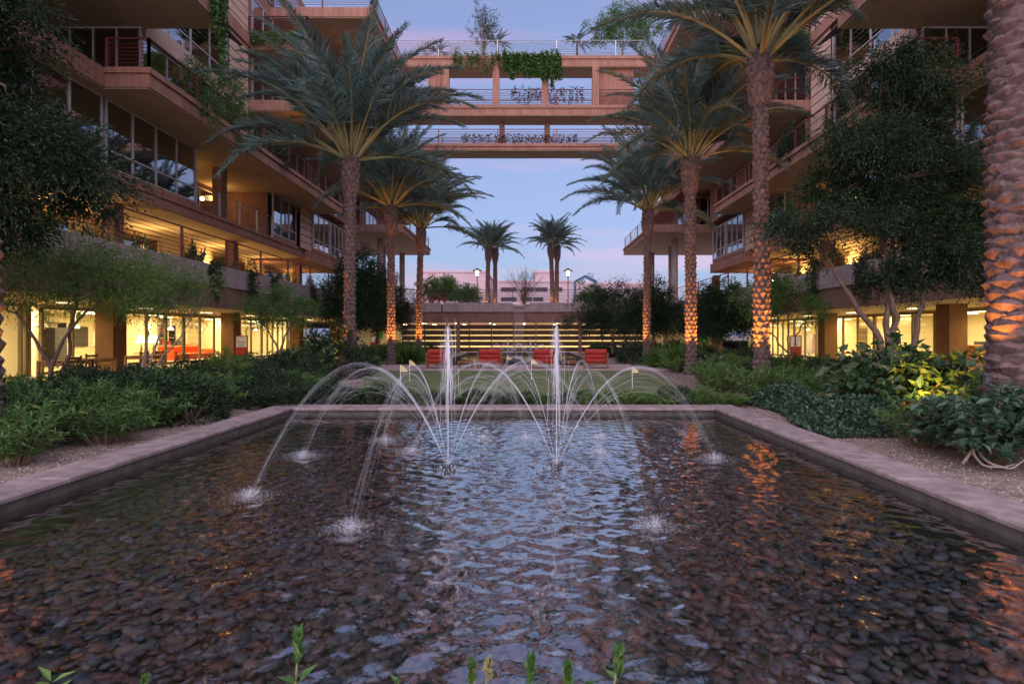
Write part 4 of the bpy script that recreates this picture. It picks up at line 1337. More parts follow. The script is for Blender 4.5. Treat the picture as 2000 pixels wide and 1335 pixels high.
def bed(kinds, pts_poly, n, hmin, hmax, wmin, wmax, label, group, seed, mind=.5):
    r = np.random.default_rng(seed)
    P = np.array(pts_poly); lo, hi = P.min(0), P.max(0)
    got = []
    for t in range(n * 60):
        if len(got) >= n:
            break
        x, y = r.uniform(lo[0], hi[0]), r.uniform(lo[1], hi[1])
        ins = False
        for (x1, y1), (x2, y2) in zip(P, np.roll(P, -1, 0)):
            if (y1 > y) != (y2 > y) and x < (x2 - x1) * (y - y1) / (y2 - y1) + x1:
                ins = not ins
        if any((x - a) ** 2 + (y - b) ** 2 < 1.15 ** 2 or (abs(x - a) < .55 and -1.5 < y - b < 0) for a, b in PALM_AT):
            continue
        if not ins or any((x - a) ** 2 + (y - b) ** 2 < mind ** 2 for a, b in got):
            continue
        got.append((x, y))
        k = kinds[int(r.integers(len(kinds)))]
        h = r.uniform(hmin, hmax)
        tx = (x - lo[0]) / (hi[0] - lo[0]); ty = (y - lo[1]) / (hi[1] - lo[1])
        if hi[0] < 0:
            tx = 1 - tx
        size = ('low', 'middling', 'tall')[min(2, int(3 * (h - hmin) / (hmax - hmin)))]
        row = ('poolward row', 'second row', 'third row', 'row nearest the arcade')[min(3, int(tx * 4))] if n > 15 else ('first part', 'middle', 'last part')[min(2, int(tx * 3))]
        end = ('near', 'middle', 'far')[min(2, int(ty * 3))]
        shrub(k, x, y, h, r.uniform(wmin, wmax), '%s %s shrub, %s, %s end of %s' % (size, KD[k], row, end, label), group, r)


bed(['leafy', 'round', 'leafy'], [(-5.75, 7.0), (-5.75, 10.2), (-6.1, 11.6), (-9.8, 11.6), (-9.8, 7.6), (-6.8, 6.2)], 34, .62, .98, 1.1, 1.5, 'left poolside bed', 'left poolside shrubs', 41, .62)
bed(['round', 'leafy'], [(-5.8, 11.8), (-5.5, 14.5), (-6.6, 17.0), (-10.8, 17.0), (-10.5, 11.8)], 36, .45, .75, 1.1, 1.6, 'left bed beside green', 'left bed shrubs beside the green', 42, .66)
bed(['leafy', 'round', 'light'], [(-6.2, 17.0), (-6.0, 23.0), (-11.0, 23.0), (-11.0, 17.0)], 34, .55, 1.0, 1.2, 1.7, 'left palm bed', 'shrubs among the left palms', 43, .72)
bed(['leafy', 'round', 'light'], [(-5.9, 26.6), (-5.9, 43), (-11.5, 43), (-11.5, 23.5), (-8.5, 23.5)], 34, .6, 1.2, 1.4, 2.0, 'far left bed', 'shrubs of the far left bed', 44, .9)
bed(['leafy', 'broad', 'leafy'], [(4.9, 12.4), (4.9, 16.5), (6.6, 19.0), (11.3, 19.0), (11.3, 10.6), (6.6, 10.0)], 52, .62, 1.02, 1.1, 1.6, 'right poolside bed', 'right bed shrubs beside the green', 45, .66)
bed(['round', 'leafy', 'light'], [(6.2, 19.5), (5.9, 26), (11.3, 27), (11.3, 19.5)], 26, .5, 1.0, 1.2, 1.7, 'right palm bed', 'shrubs among the right palms', 46, .8)
bed(['round', 'leafy'], [(5.2, 26.8), (5.0, 43), (11.6, 43), (11.6, 27.3)], 36, .6, 1.3, 1.4, 2.0, 'far right bed', 'shrubs of the far right bed', 47, .9)
bed(['round'], [(-5.6, 11.45), (-3.0, 11.45), (-3.0, 12.6), (-5.6, 12.9)], 9, .32, .46, 1.0, 1.3, 'hedge at left pool corner', 'low hedge behind the pool, left', 48, .45)
bed(['round', 'leafy'], [(-2.0, 11.45), (.6, 11.45), (.6, 12.0), (-2.0, 12.0)], 7, .26, .40, .8, 1.1, 'hedge behind central coping', 'low hedge behind the pool, middle', 49, .34)
bed(['round', 'leafy', 'light'], [(.9, 11.5), (4.6, 11.5), (4.6, 12.2), (.9, 12.2)], 12, .28, .46, .8, 1.2, 'hedge behind right coping', 'low hedge behind the pool, right', 50, .36)
bed(['round'], [(-4.2, 26.7), (3.5, 26.7), (3.5, 27.7), (-4.2, 27.7)], 9, .28, .42, 1.0, 1.4, 'planting behind armchairs', 'low planting behind the armchairs', 51, .6)
# large shrubs one can tell apart
shrub('round', PX(645, 19.2), 19.2, 1.85, 2.5, 'large rounded dark shrub left of the big left palm', 'single shrubs')
shrub('broad', PX(610, 18.0), 18.0, 1.45, 1.5, 'bushy broad-leaved shrub beside the large rounded shrub', 'single shrubs')
shrub('light', PX(445, 15.5), 15.5, 1.25, 1.5, 'pale green bush before the red-framed sign on the left', 'single shrubs')
shrub('round', PX(513, 16.5), 16.5, .8, 1.1, 'small dark ball-shaped shrub below the young left tree', 'single shrubs')
shrub('broad', PX(1770, 9.6), 9.6, 1.62, 2.3, 'tall broad-leaved shrub lit golden from below by the right storefront', 'single shrubs')
shrub('broad', PX(1700, 10.6), 10.6, 1.4, 1.6, 'broad-leaved shrub left of the golden lit shrub', 'single shrubs')
shrub('leafy', PX(1850, 9.6), 9.6, 1.15, 1.1, 'lit shrub right of the golden broad-leaved shrub', 'single shrubs')
shrub('blue', PX(1935, 6.5), 6.5, .98, 1.7, 'broad-leaved bluish shrub under the near right palm trunk', 'single shrubs')
shrub('blue', PX(1985, 7.0), 7.0, .9, 1.5, 'broad-leaved bluish shrub cut by the right picture edge', 'single shrubs')
shrub('leafy', PX(1800, 7.4), 7.4, .8, 1.3, 'green shrub with thin brown stems over the right gravel', 'single shrubs')
shrub('leafy', PX(20, 6.9), 6.9, .95, 1.4, 'leafy shrub at the left edge before the glowing trunk sliver', 'single shrubs')
shrub('leafy', PX(60, 6.6), 6.4, .75, 1.1, 'low leafy shrub nearest the camera at the left edge', 'single shrubs')
shrub('grass', PX(1290, 25.0), 25.0, 1.2, 1.5, 'strappy green clump beside the far right palm', 'single shrubs')
shrub('grass', PX(1330, 23.5), 23.5, 1.4, 1.6, 'tall strappy clump left of the glowing right palm', 'single shrubs')
shrub('grass', PX(800, 28.5), 28.5, 1.3, 1.8, 'fountain-shaped grass between the two far left palms', 'single shrubs')
uplight(PX(1812, 8.5), 8.45, 0.35, (PX(1795, 9.5), 9.5, 1.15), 30, 'small uplight hidden in the golden lit shrub', (1.0, .50, .08), 110, 'shrub uplights')
uplight(PX(1600, 14.0), 14.0, 0.45, (PX(1600, 14.2), 14.3, 1.4), 8, 'small uplight hidden in the right hedge near the easel sign', (1.0, .66, .15), 100, 'shrub uplights')
uplight(PX(660, 21.5), 21.5, 0.3, (PX(650, 21), 21, 1.4), 14, 'small uplight hidden behind the large rounded shrub', (1.0, .45, .1), 110, 'shrub uplights')


def ground_cover():
    """dense low mat of leaves along the right coping"""
    r = np.random.default_rng(60)
    n = 9000
    y = r.uniform(8.0, 12.0, n)
    x0 = 4.62 + .25 * np.sin(y * 1.3); wid = 1.0 + .35 * np.sin(y * 2.1 + 1) + .45 * np.clip((10.4 - y) / 2, 0, 1)
    t = r.random(n)
    x = x0 + wid * t
    h = (.40 + .08 * np.sin(x * 5 + y * 4)) * np.clip(np.minimum(t * 3.2, (1 - t) * 5 + .6), .15, 1) * np.clip((y - 7.9) * 2, .2, 1)
    z = h * r.uniform(.35, 1, n) ** .5
    d = unit(n, r) * .8 + (0, 0, .35)
    V, F = leaf_arrays(np.stack([x, y, z], -1), d, r.uniform(.06, .10, n), r.uniform(.045, .07, n), None, .2, r)
    o = MB().add(V, F).build('ground_cover', M['leaf_blue'])
    tag(o, 'dense low mat of dark glossy leaves along the right coping', 'ground cover', kind='stuff')


ground_cover()


def branches():
    """bare twisted pale branches lying at the right edge"""
    e = empty('twisted_branch', (PX(1930, 6.2), 6.0, 0), label='bare pale twisted branches trailing over the gravel at the right', cat='branch')
    P = [[(1880, 905, 6.3), (1905, 870, 6.25), (1900, 885, 6.2), (1920, 910, 6.1), (1960, 912, 6.1), (1985, 905, 6.1)], [(1905, 855, 6.5), (1915, 890, 6.25), (1935, 905, 6.15), (1975, 918, 6.05), (2010, 890, 6.1)],
         [(1912, 850, 6.6), (1918, 872, 6.5), (1940, 880, 6.4), (1985, 885, 6.4), (2010, 920, 6.2)], [(1860, 845, 6.9), (1880, 872, 6.7), (1890, 900, 6.4)]]
    for p in P:
        q = np.array([(PX(a, d), d, max(.03, PZ(b, d))) for a, b, d in p]) - np.array(e.location)
        t = np.linspace(0, 1, len(q)); tt = np.linspace(0, 1, 24)
        c = np.stack([np.interp(tt, t, q[:, k]) for k in range(3)], -1)
        c = np.concatenate([[c[0]], (c[:-2] + c[1:-1] + c[2:]) / 3, [c[-1]]])
        child('branch', MB().tube(c, .018 * (1 - .5 * tt), 6).mesh('branch', M['palewood'], True), e)


branches()

# sprigs of the planting in front of the camera, cut by the lower picture edge
def sprig(px, py, d, n, ln, label, mat, spike=False, seed=0):
    r = np.random.default_rng(300 + seed)
    zt = PZ(py, d); x = PX(px, d)
    e = empty('sprig', (x, d, 0.0), label=label, cat='plant', group='sprigs at the lower edge')
    sx = r.normal() * .03
    q = np.array([(sx * .3, 0, 0), (sx, 0, zt * .6), (0, 0, zt - ln * .2)])
    child('stem', MB().tube(q, [.006, .005, .002], 5).mesh('stem', M['rachis']), e)
    if spike:
        k = 26
        z = np.linspace(zt - ln, zt, k); a = r.uniform(0, 6.28, k)
        c = np.stack([.004 * np.cos(a), .004 * np.sin(a), z], -1); dd = np.stack([np.cos(a) * .22, np.sin(a) * .22, np.ones(k)], -1)
        V, F = leaf_arrays(c, dd, ln * .45, .016, None, .2, r)
        child('bud', MB().add(V, F).mesh('bud', mat), e)
    k = n
    a = np.arange(k) * 2.4 + r.uniform(0, 6); z = zt - (ln * 1.15 if spike else 0) - r.uniform(0, .10, k)
    c = np.stack([np.zeros(k), np.zeros(k), z], -1); el = r.uniform(.2, .9, k)
    dd = np.stack([np.cos(a) * np.cos(el), np.sin(a) * np.cos(el), np.sin(el)], -1)
    for i in range(k):
        V, F = leaf_arrays(c[i:i + 1], dd[i:i + 1], ln * (.8 if spike else 1.0), ln * .38, np.array([[0, 0, 1.0]]), .2, r)
        child('leaf', MB().add(V, F).mesh('leaf', mat if not spike else M['leaf_mid']), e)


sprig(100, 1329, 1.25, 8, 0.047, 'yellow-green sprig at the lower left under the stone bed', M['leaf_light'], False, 1)
sprig(284, 1324, 1.3, 5, 0.036, 'small pointed sprig at the lower left', M['leaf_mid'], True, 2)
sprig(583, 1242, 1.25, 6, 0.065, 'tall slender bud rising left of centre at the lower edge', M['leaf_mid'], True, 3)
sprig(778, 1324, 1.25, 6, 0.036, 'round-leaved sprig at the lower edge left of centre', M['ivy'], False, 4)
sprig(922, 1296, 1.3, 5, 0.050, 'pair of green buds near the lower centre, left one', M['leaf_mid'], True, 5)
sprig(953, 1294, 1.25, 5, 0.043, 'brownish bud near the lower centre', M['rachis'], True, 6)
sprig(1036, 1286, 1.25, 6, 0.058, 'green bud at the lower centre', M['leaf_mid'], True, 7)
sprig(1110, 1299, 1.25, 8, 0.043, 'bud with dark leaves just right of the lower centre', M['leaf_mid'], True, 8)
sprig(1208, 1269, 1.25, 7, 0.058, 'tallest bud with dark leaves right of the lower centre', M['leaf_mid'], True, 9)
sprig(1152, 1339, 1.3, 5, 0.036, 'small bud between two taller ones right of centre', M['leaf_mid'], True, 10)
# ------------------------------------------------------------------ fountains
def arc_pts(a, Rr, hgt, n=26, r=None, wob=0.0):
    t = np.linspace(0, 1, n)
    s = t * Rr
    z = 4 * hgt * t * (1 - t)
    return np.stack([s * math.cos(a), s * math.sin(a), z], -1)


def fountain_meshes(seed, thin=1.0, angs=None):
    r = np.random.default_rng(seed)
    out = []
    # central column: a tight stem that breaks up and falls back around itself
    H = 1.68
    col = MB()
    t = np.linspace(0, 1, 16)
    col.tube(np.stack([0 * t, 0 * t, t * H * .97], -1), .008 * thin + .008 * t ** 3 * thin, 6)
    for k in range(70):
        h = H * r.uniform(.72, 1.0); a = r.uniform(0, 6.28); sp = r.uniform(.01, .075)
        fall = r.uniform(.12, .95) * (1 if r.random() < .35 else .35)
        tt = np.linspace(0, 1, 10)
        up = h - tt * .03
        rr = sp * tt
        zz = h - fall * tt ** 1.6
        col.tube(np.stack([rr * math.cos(a), rr * math.sin(a), zz], -1), r.uniform(.0015, .004) * thin, 3, cap=False)
    for k in range(36):
        h0 = r.uniform(.2, .8) * H; a = r.uniform(0, 6.28); sp = r.uniform(.04, .15); L = r.uniform(.15, .5)
        col.tube([(sp * math.cos(a), sp * math.sin(a), h0 + L), (sp * 1.05 * math.cos(a), sp * 1.05 * math.sin(a), h0)], .0016 * thin, 3, cap=False)
    out.append(('water_column', col.mesh('water_column', M['spray'])))
    # eight arcs, each a bundle of fine streaks that spread as they fly
    angs = angs or [22.5 + 45 * q for q in range(8)]
    for q, deg in enumerate(angs):
        a0 = R(deg)
        front = math.sin(a0) < -.5
        R0 = JR; h0 = r.uniform(1.14, 1.26)
        m = MB()
        for k in range(46):
            f = 1.0 if k < 10 else r.uniform(.72, .98)
            t0 = 0 if k < 10 else r.uniform(.25, .5); t1 = 1 if k < 14 else r.uniform(.7, 1.0)
            if k >= 8 and r.random() < .8:     # broken stretches of spray
                t0 = r.uniform(.15, .85); t1 = min(1, t0 + r.uniform(.06, .28))
            t = np.linspace(t0, t1, 20 if t1 - t0 > .4 else 8)
            da = r.normal() * (.010 if k < 10 else .035); dR = 1 + r.normal() * (.01 if k < 10 else .04)
            hh = h0 * f * (1 + r.normal() * .012)
            s = t * R0 * dR
            z = 4 * hh * t * (1 - t)
            p = np.stack([s * np.cos(a0 + da * t), s * np.sin(a0 + da * t), np.maximum(z, 0)], -1)
            m.tube(p, (r.uniform(.0010, .0022) if k < 8 else r.uniform(.0007, .0019)) * thin * (.55 if front else 1) * (1 - .72 * t), 3, cap=False)
        out.append(('water_arc', m.mesh('water_arc', M['spray'])))
    # splashes where the arcs land
    sp = []
    for deg in angs:
        a0 = R(deg)
        m = MB()
        cx, cy = JR * math.cos(a0), JR * math.sin(a0)
        for k in range(900):
            rr = abs(r.normal()) * (.085 if k < 700 else .22); a = r.uniform(0, 6.28)
            z = abs(r.normal()) * .055 * math.exp(-rr * 7)
            s = r.uniform(.0015, .0046) * thin
            V = np.array([(1, 0, -.5), (-.6, .9, -.5), (-.6, -.9, -.5), (0, 0, 1.0)]) * s
            m.add(V + (cx + rr * 1.4 * math.cos(a), cy + rr * math.sin(a), z), [(0, 1, 3), (1, 2, 3), (2, 0, 3), (0, 2, 1)])
        for k in range(10):
            a = r.uniform(0, 6.28); L = r.uniform(.04, .10); sp_ = r.uniform(.02, .07)
            m.tube([(cx + sp_ * math.cos(a), cy + sp_ * math.sin(a), 0), (cx + (sp_ + L * .5) * math.cos(a), cy + (sp_ + L * .5) * math.sin(a), L)], [.0022 * thin, .0008], 3, cap=False)
        sp.append(('splash', m.mesh('splash', M['foam'])))
    m = MB()
    for k in range(160):
        rr = abs(r.normal()) * .17; a = r.uniform(0, 6.28); s = r.uniform(.003, .009)
        V = np.array([(1, 0, -.5), (-.6, .9, -.5), (-.6, -.9, -.5), (0, 0, 1.0)]) * s
        m.add(V + (rr * math.cos(a), rr * math.sin(a), abs(r.normal()) * .02), [(0, 1, 3), (1, 2, 3), (2, 0, 3), (0, 2, 1)])
    sp.append(('splash', m.mesh('splash', M['foam'])))
    nz = MB()
    nz.tube([(0, 0, -.3), (0, 0, .05)], [.02, .014], 8)
    for q in range(8):
        a0 = R(22.5 + 45 * q)
        nz.tube([(.03 * math.cos(a0), .03 * math.sin(a0), -.05), (.075 * math.cos(a0), .075 * math.sin(a0), .06)], [.010, .007], 6)
    return [('nozzle', nz.mesh('nozzle', M['darkmetal']))] + out + sp


for k, (x, y) in enumerate(JETS):
    e = empty('fountain', (x, y, WZ), label=('near fountain with tall central jet and eight arcs, left of the pair' if k == 0 else 'near fountain with tall central jet and eight arcs, right of the pair'), cat='fountain', group='fountains')
    for nm, me in fountain_meshes(70 + k, 1.0, [24, 64, 124, 161, 212, 256] if k == 0 else [14, 68, 118, 154, 289]):
        o = child(nm, me, e)
        if nm == 'splash':
            o['kind'] = 'stuff'
for k, px in enumerate((992, 1036)):
    e = empty('fountain', (PX(px, 37.0), 37.0, WZ), label='small distant fountain before the garage screen, ' + ('left one' if k == 0 else 'right one'), cat='fountain', group='fountains', scale=.78)
    for nm, me in fountain_meshes(80 + k, 2.6):
        o = child(nm, me, e)
        if nm == 'splash':
            o['kind'] = 'stuff'


def waterfall():
    r = np.random.default_rng(90)
    m = MB()
    for k in range(60):
        x = r.uniform(-.85, -.05); y0 = 46.5; z1 = r.uniform(0.0, 1.6) if r.random() < .6 else -.05
        z0 = 3.95 if r.random() < .7 else r.uniform(2.2, 3.6)
        t = np.linspace(0, 1, 7)
        m.tube(np.stack([x + 0 * t, y0 - .25 * np.sqrt(t), z0 + (z1 - z0) * t], -1), r.uniform(.003, .010), 3, cap=False)
    tag(m.build('waterfall', M['sheet']), 'thin waterfall dropping from the spout in the far parapet', 'waterfall')


waterfall()

# ------------------------------------------------------------------ armchairs and low tables
def armchair_meshes():
    fr = MB()
    for sx in (-1, 1):
        for y in (-.40, .36):
            fr.box(sx * .49 - .03, sx * .49 + .03, y - .03, y + .03, 0, .42 if y > 0 else .66)
        fr.box(sx * .49 - .05, sx * .49 + .05, -.42, .44, .56, .60)
    fr.box(-.46, .46, -.42, -.39, .16, .22); fr.box(-.46, .46, .35, .39, .16, .22)
    seat = MB().bbox(-.44, .44, -.30, .46, .22, .44, .06)
    cush = []
    for z0, z1, yo, w in ((.23, .42, 0, .44), (.415, .60, -.02, .445), (.595, .80, -.05, .46)):
        t = np.linspace(0, 2 * PI, 16, endpoint=False)
        prof = np.stack([-.29 + yo + .11 * np.sign(np.cos(t)) * np.abs(np.cos(t)) ** .7, (z0 + z1) / 2 + (z1 - z0) / 2 * np.sign(np.sin(t)) * np.abs(np.sin(t)) ** .75], -1)
        m = MB(); xs = [-w, -w + .03, -w + .07, w - .07, w - .03, w]; sc = [.55, .88, 1, 1, .88, .55]
        V = []
        for x, q in zip(xs, sc):
            c0 = prof.mean(0)
            for p in prof:
                V.append((x, c0[0] + (p[0] - c0[0]) * q, c0[1] + (p[1] - c0[1]) * q))
        F = [(a * 16 + i, a * 16 + (i + 1) % 16, a * 16 + 16 + (i + 1) % 16, a * 16 + 16 + i) for a in range(5) for i in range(16)] + [tuple(range(15, -1, -1)), tuple(range(80, 96))]
        cush.append(m.add(V, F).mesh('back_cushion', M['redfab'], True))
    return fr.mesh('frame', M['wood']), seat.mesh('seat', M['redfab']), cush


FRM, SEAT, CUSH = armchair_meshes()
for k, (px, rz, lb) in enumerate(((858, .08, 'red cushioned armchair behind the left fountain jet, leftmost of four'), (959, -.10, 'red cushioned armchair right of the left low table, second from left'),
                                  (1062, .10, 'red cushioned armchair behind the right fountain jet, third from left'), (1164, -.14, 'red cushioned armchair right of the right low table, rightmost of four'))):
    e = empty('armchair', (PX(px, 24.4), 24.4, .056), rz, lb, 'armchair', 'red armchairs on the patio', scale=1.04)
    child('frame', FRM, e); child('seat', SEAT, e)
    for c in CUSH:
        child('back_cushion', c, e)


def low_table(px, lb):
    e = empty('low_table', (PX(px, 24.5), 24.5, .056), 0, lb, 'table', 'low tables between the armchairs')
    for i in range(4):
        child('plank', MB().box(-.31 + .157 * i, -.31 + .157 * i + .15, -.3, .3, .28, .31).mesh('plank', M['wood']), e)
    child('apron', MB().box(-.28, .28, -.27, -.24, .2, .279).box(-.28, .28, .24, .27, .2, .279).mesh('apron', M['wood']), e)
    for sx in (-1, 1):
        for sy in (-1, 1):
            child('leg', MB().box(sx * .29 - .025, sx * .29 + .025, sy * .27 - .025, sy * .27 + .025, 0, .279).mesh('leg', M['wood']), e)


low_table(909, 'low wooden table between the two left armchairs')
low_table(1112, 'low wooden table between the two right armchairs')

# ------------------------------------------------------------------ putting flags
for k, (px, pt, pb, lb) in enumerate(((782, 712, 765, 'small yellow putting flag at the left behind the left fountain'), (800, 702, 745, 'small yellow putting flag just right of the leftmost one'), (990, 694, 726, 'small yellow putting flag near the second armchair'),
                                      (1038, 700, 742, 'small yellow putting flag left of the right fountain jet'), (1235, 716, 760, 'small yellow putting flag at the right side of the green'))):
    d = GY(pb); x = PX(px, d); h = PZ(pt, d)
    e = empty('putting_flag', (x, d, 0), label=lb, cat='flag', group='flags on the putting green')
    child('pole', MB().tube([(0, 0, 0), (0, 0, h)], .008, 6).mesh('pole', M['white']), e)
    s = h * .32
    V = [(0, .0, h), (s * .35, .02, h - s * .2), (s * .95, -.03, h - s * .75), (s * .5, .03, h - s * .85), (0, 0, h - s * .8)]
    Vb = [(x_, y_ + .004, z_) for x_, y_, z_ in V]
    F = [(0, 4, 3, 2, 1), (5, 6, 7, 8, 9)] + [(i, (i + 1) % 5, 5 + (i + 1) % 5, 5 + i) for i in range(5)]
    child('cloth', MB().add(V + Vb, F).mesh('cloth', M['flag']), e)

# ------------------------------------------------------------------ cafe tables, chairs and easel signs under the arcades
def cafe_table(x, y, lb, L=1.1):
    e = empty('cafe_table', (x, y, .013), 0, lb, 'table', 'tables under the arcades')
    for i in range(5):
        child('plank', MB().box(-.4 + .163 * i, -.4 + .163 * i + .155, -L / 2, L / 2, .71, .74).mesh('plank', M['teak']), e)
    child('apron', MB().box(-.37, .37, -L / 2 + .04, -L / 2 + .06, .62, .709).box(-.37, .37, L / 2 - .06, L / 2 - .04, .62, .709).mesh('apron', M['teak']), e)
    for sx in (-1, 1):
        for sy in (-1, 1):
            child('leg', MB().box(sx * .37 - .035, sx * .37 + .035, sy * (L / 2 - .05) - .035, sy * (L / 2 - .05) + .035, 0, .709).mesh('leg', M['teak']), e)


def cafe_chair(x, y, rz, lb):
    e = empty('cafe_chair', (x, y, .013), rz, lb, 'chair', 'chairs under the arcades')
    for i in range(5):
        child('seat_slat', MB().box(-.22, .22, -.22 + .09 * i, -.22 + .09 * i + .08, .43, .455).mesh('seat_slat', M['wood']), e)
    for i in range(3):
        child('back_slat', MB().box(-.2, .2, -.245, -.225, .55 + .11 * i, .62 + .11 * i).mesh('back_slat', M['wood']), e)
    for sx in (-1, 1):
        child('leg', MB().box(sx * .22 - .02, sx * .22 + .02, -.25, -.21, 0, .88).mesh('leg', M['wood']), e)
        child('leg', MB().box(sx * .22 - .02, sx * .22 + .02, .18, .22, 0, .43).mesh('leg', M['wood']), e)
        child('rail', MB().box(sx * .22 - .015, sx * .22 + .015, -.209, .179, .38, .43).mesh('rail', M['wood']), e)


U = lambda px, u: u * F_PX / abs(VX - px)
cafe_table(-13.7, U(128, 13.7), 'wooden cafe table nearest the left edge under the left arcade')
cafe_table(-13.7, U(180, 13.7), 'orange-lit wooden cafe table left of the first left column')
cafe_table(-13.9, U(284, 13.9), 'wooden cafe table right of the first left column')
cafe_chair(-14.4, U(165, 14.4), PI / 2, 'slat-back chair between the two left cafe tables')
cafe_chair(-13.0, U(155, 13.1), -PI / 2, 'slat-back chair on the court side of the orange-lit table')
cafe_chair(-14.6, U(270, 14.6), PI / 2, 'slat-back chair behind the cafe table right of the column, nearer one')
cafe_chair(-14.6, U(300, 14.6), PI / 2, 'slat-back chair behind the cafe table right of the column, farther one')
cafe_table(14.4, U(1905, 14.4), 'dark wooden table behind the near right palm trunk', 1.3)


def easel(px, u, side, lb, text, w=.60):
    d = U(px, u)
    e = empty('easel_sign', (side * u, d, .013), 0, lb, 'sign', 'red framed easel signs')
    z0, z1 = .86, 1.46
    fr = MB().box(-w / 2, w / 2, -.02, .02, z0, z0 + .045).box(-w / 2, w / 2, -.02, .02, z1 - .045, z1)
    fr.box(-w / 2, -w / 2 + .045, -.02, .02, z0 + .045, z1 - .045).box(w / 2 - .045, w / 2, -.02, .02, z0 + .045, z1 - .045)
    child('frame', fr.mesh('frame', M['redpaint']), e)
    child('panel', MB().box(-w / 2 + .045, w / 2 - .045, -.008, .008, z0 + .045, z1 - .045).mesh('panel', M['white']), e)
    child('base_panel', MB().box(-w / 2, w / 2, -.018, .018, .25, z0 - .001).mesh('base_panel', M['redpaint']), e)
    child('leg', MB().box(-w / 2, -w / 2 + .05, -.03, .03, 0, .249).mesh('leg', M['redpaint']), e)
    child('leg', MB().box(w / 2 - .05, w / 2, -.03, .03, 0, .249).mesh('leg', M['redpaint']), e)
    tc = bpy.data.curves.new('lettering', 'FONT'); tc.body = text; tc.size = .15; tc.align_x = 'CENTER'; tc.extrude = .001
    to = bpy.data.objects.new('text', tc); C.objects.link(to)
    bpy.context.view_layer.update()
    tm = bpy.data.meshes.new_from_object(to.evaluated_get(bpy.context.evaluated_depsgraph_get()))
    bpy.data.objects.remove(to)
    if len(tm.polygons):
        tm.materials.clear(); tm.materials.append(M['ink'])
        child('lettering', tm, e, (0, -.012, (z0 + z1) / 2 - .05), (R(90), 0, 0))
    m = MB()
    r = np.random.default_rng(5)
    for k in range(3):
        m.box(-.17, -.17 + r.uniform(.2, .33), -.0105, -.0085, z0 + .10 + .04 * k, z0 + .112 + .04 * k)
    child('small_print', m.mesh('small_print', M['ink']), e)


easel(472, 13.6, -1, 'red-framed easel sign by the second left column', 'Ready')
easel(731, 12.4, -1, 'red-framed easel sign by the far left garage corner', '')
easel(1554, 13.9, 1, 'red-framed easel sign by the right arcade column', '~~~')

# ------------------------------------------------------------------ inside the shops
e = empty('sofa', (-19.6, 31.8, .013), 0, 'bright orange sofa inside the left shop behind glass', 'sofa')
child('seat', MB().bbox(-.1, .75, -1.7, 1.7, .12, .46, .05).mesh('seat', M['orange']), e)
child('backrest', MB().bbox(-.42, -.1, -1.7, 1.7, .12, .88, .06).mesh('backrest', M['orange']), e)
for sy in (-1, 1):
    child('armrest', MB().bbox(-.1, .75, sy * 1.85 - .15, sy * 1.85 + .15, .12, .66, .05).mesh('armrest', M['orange']), e)
for sx in (-.3, .6):
    for sy in (-1.7, 1.7):
        child('leg', MB().box(sx - .04, sx + .04, sy - .04, sy + .04, 0, .119).mesh('leg', M['darkmetal']), e)


def table_lamp(x, y, lb):
    e = empty('table_lamp', (x, y, .013), 0, lb, 'lamp', 'lamps in the left shop')
    child('stand', MB().box(-.25, .25, -.25, .25, .5, .54).box(-.03, .03, -.03, .03, 0, .5).lathe([(.10, .541), (.03, .56), (.06, .75), (.02, .95), (.02, 1.1)], (0, 0, 0), 12).mesh('stand', M['wood'], True), e)
    child('lamp_shade', MB().lathe([(.26, 1.08), (.12, 1.46)], (0, 0, 0), 16).mesh('lamp_shade', M['lampglow'], True), e)


table_lamp(-19.4, U(300, 19.4), 'lit table lamp with white shade behind the left glass, larger one')
table_lamp(-20.2, U(276, 20.2), 'lit table lamp with white shade behind the left glass, smaller one')
r_ = np.random.default_rng(17)
for k, (u, y, s, lb) in enumerate(((22.9, 26.0, -1, 'grey shelf unit of stools on the left shop wall'), (22.9, 34.5, -1, 'grey shelf unit at the end of the left shop wall'), (22.9, 17.0, -1, 'tall grey shelf unit near the left edge shopfront'))):
    e = empty('shelf_unit', (s * u, y, .013), 0, lb, 'shelf', 'shelves in the left shop')
    child('frame', MB().box(-.02, .4, -1.2, -1.15, 0, 2.1).box(-.02, .4, 1.15, 1.2, 0, 2.1).mesh('frame', M['darkmetal']), e)
    for z in (.4, .85, 1.3, 1.75, 2.08):
        child('shelf', MB().box(0, .38, -1.149, 1.149, z, z + .03).mesh('shelf', M['concrete']), e)
    for q in range(14):
        y0 = -1.0 + 2.0 * r_.random(); z = (.43, .88, 1.33, 1.78)[int(r_.integers(4))]
        w = r_.uniform(.08, .2)
        child('boxed_goods', MB().box(.08, .3, y0 - w / 2, y0 + w / 2, z + .001, z + r_.uniform(.12, .3)).mesh('boxed_goods', [M['redpaint'], M['white'], M['teak'], M['darkmetal'], M['orange']][int(r_.integers(5))]), e)


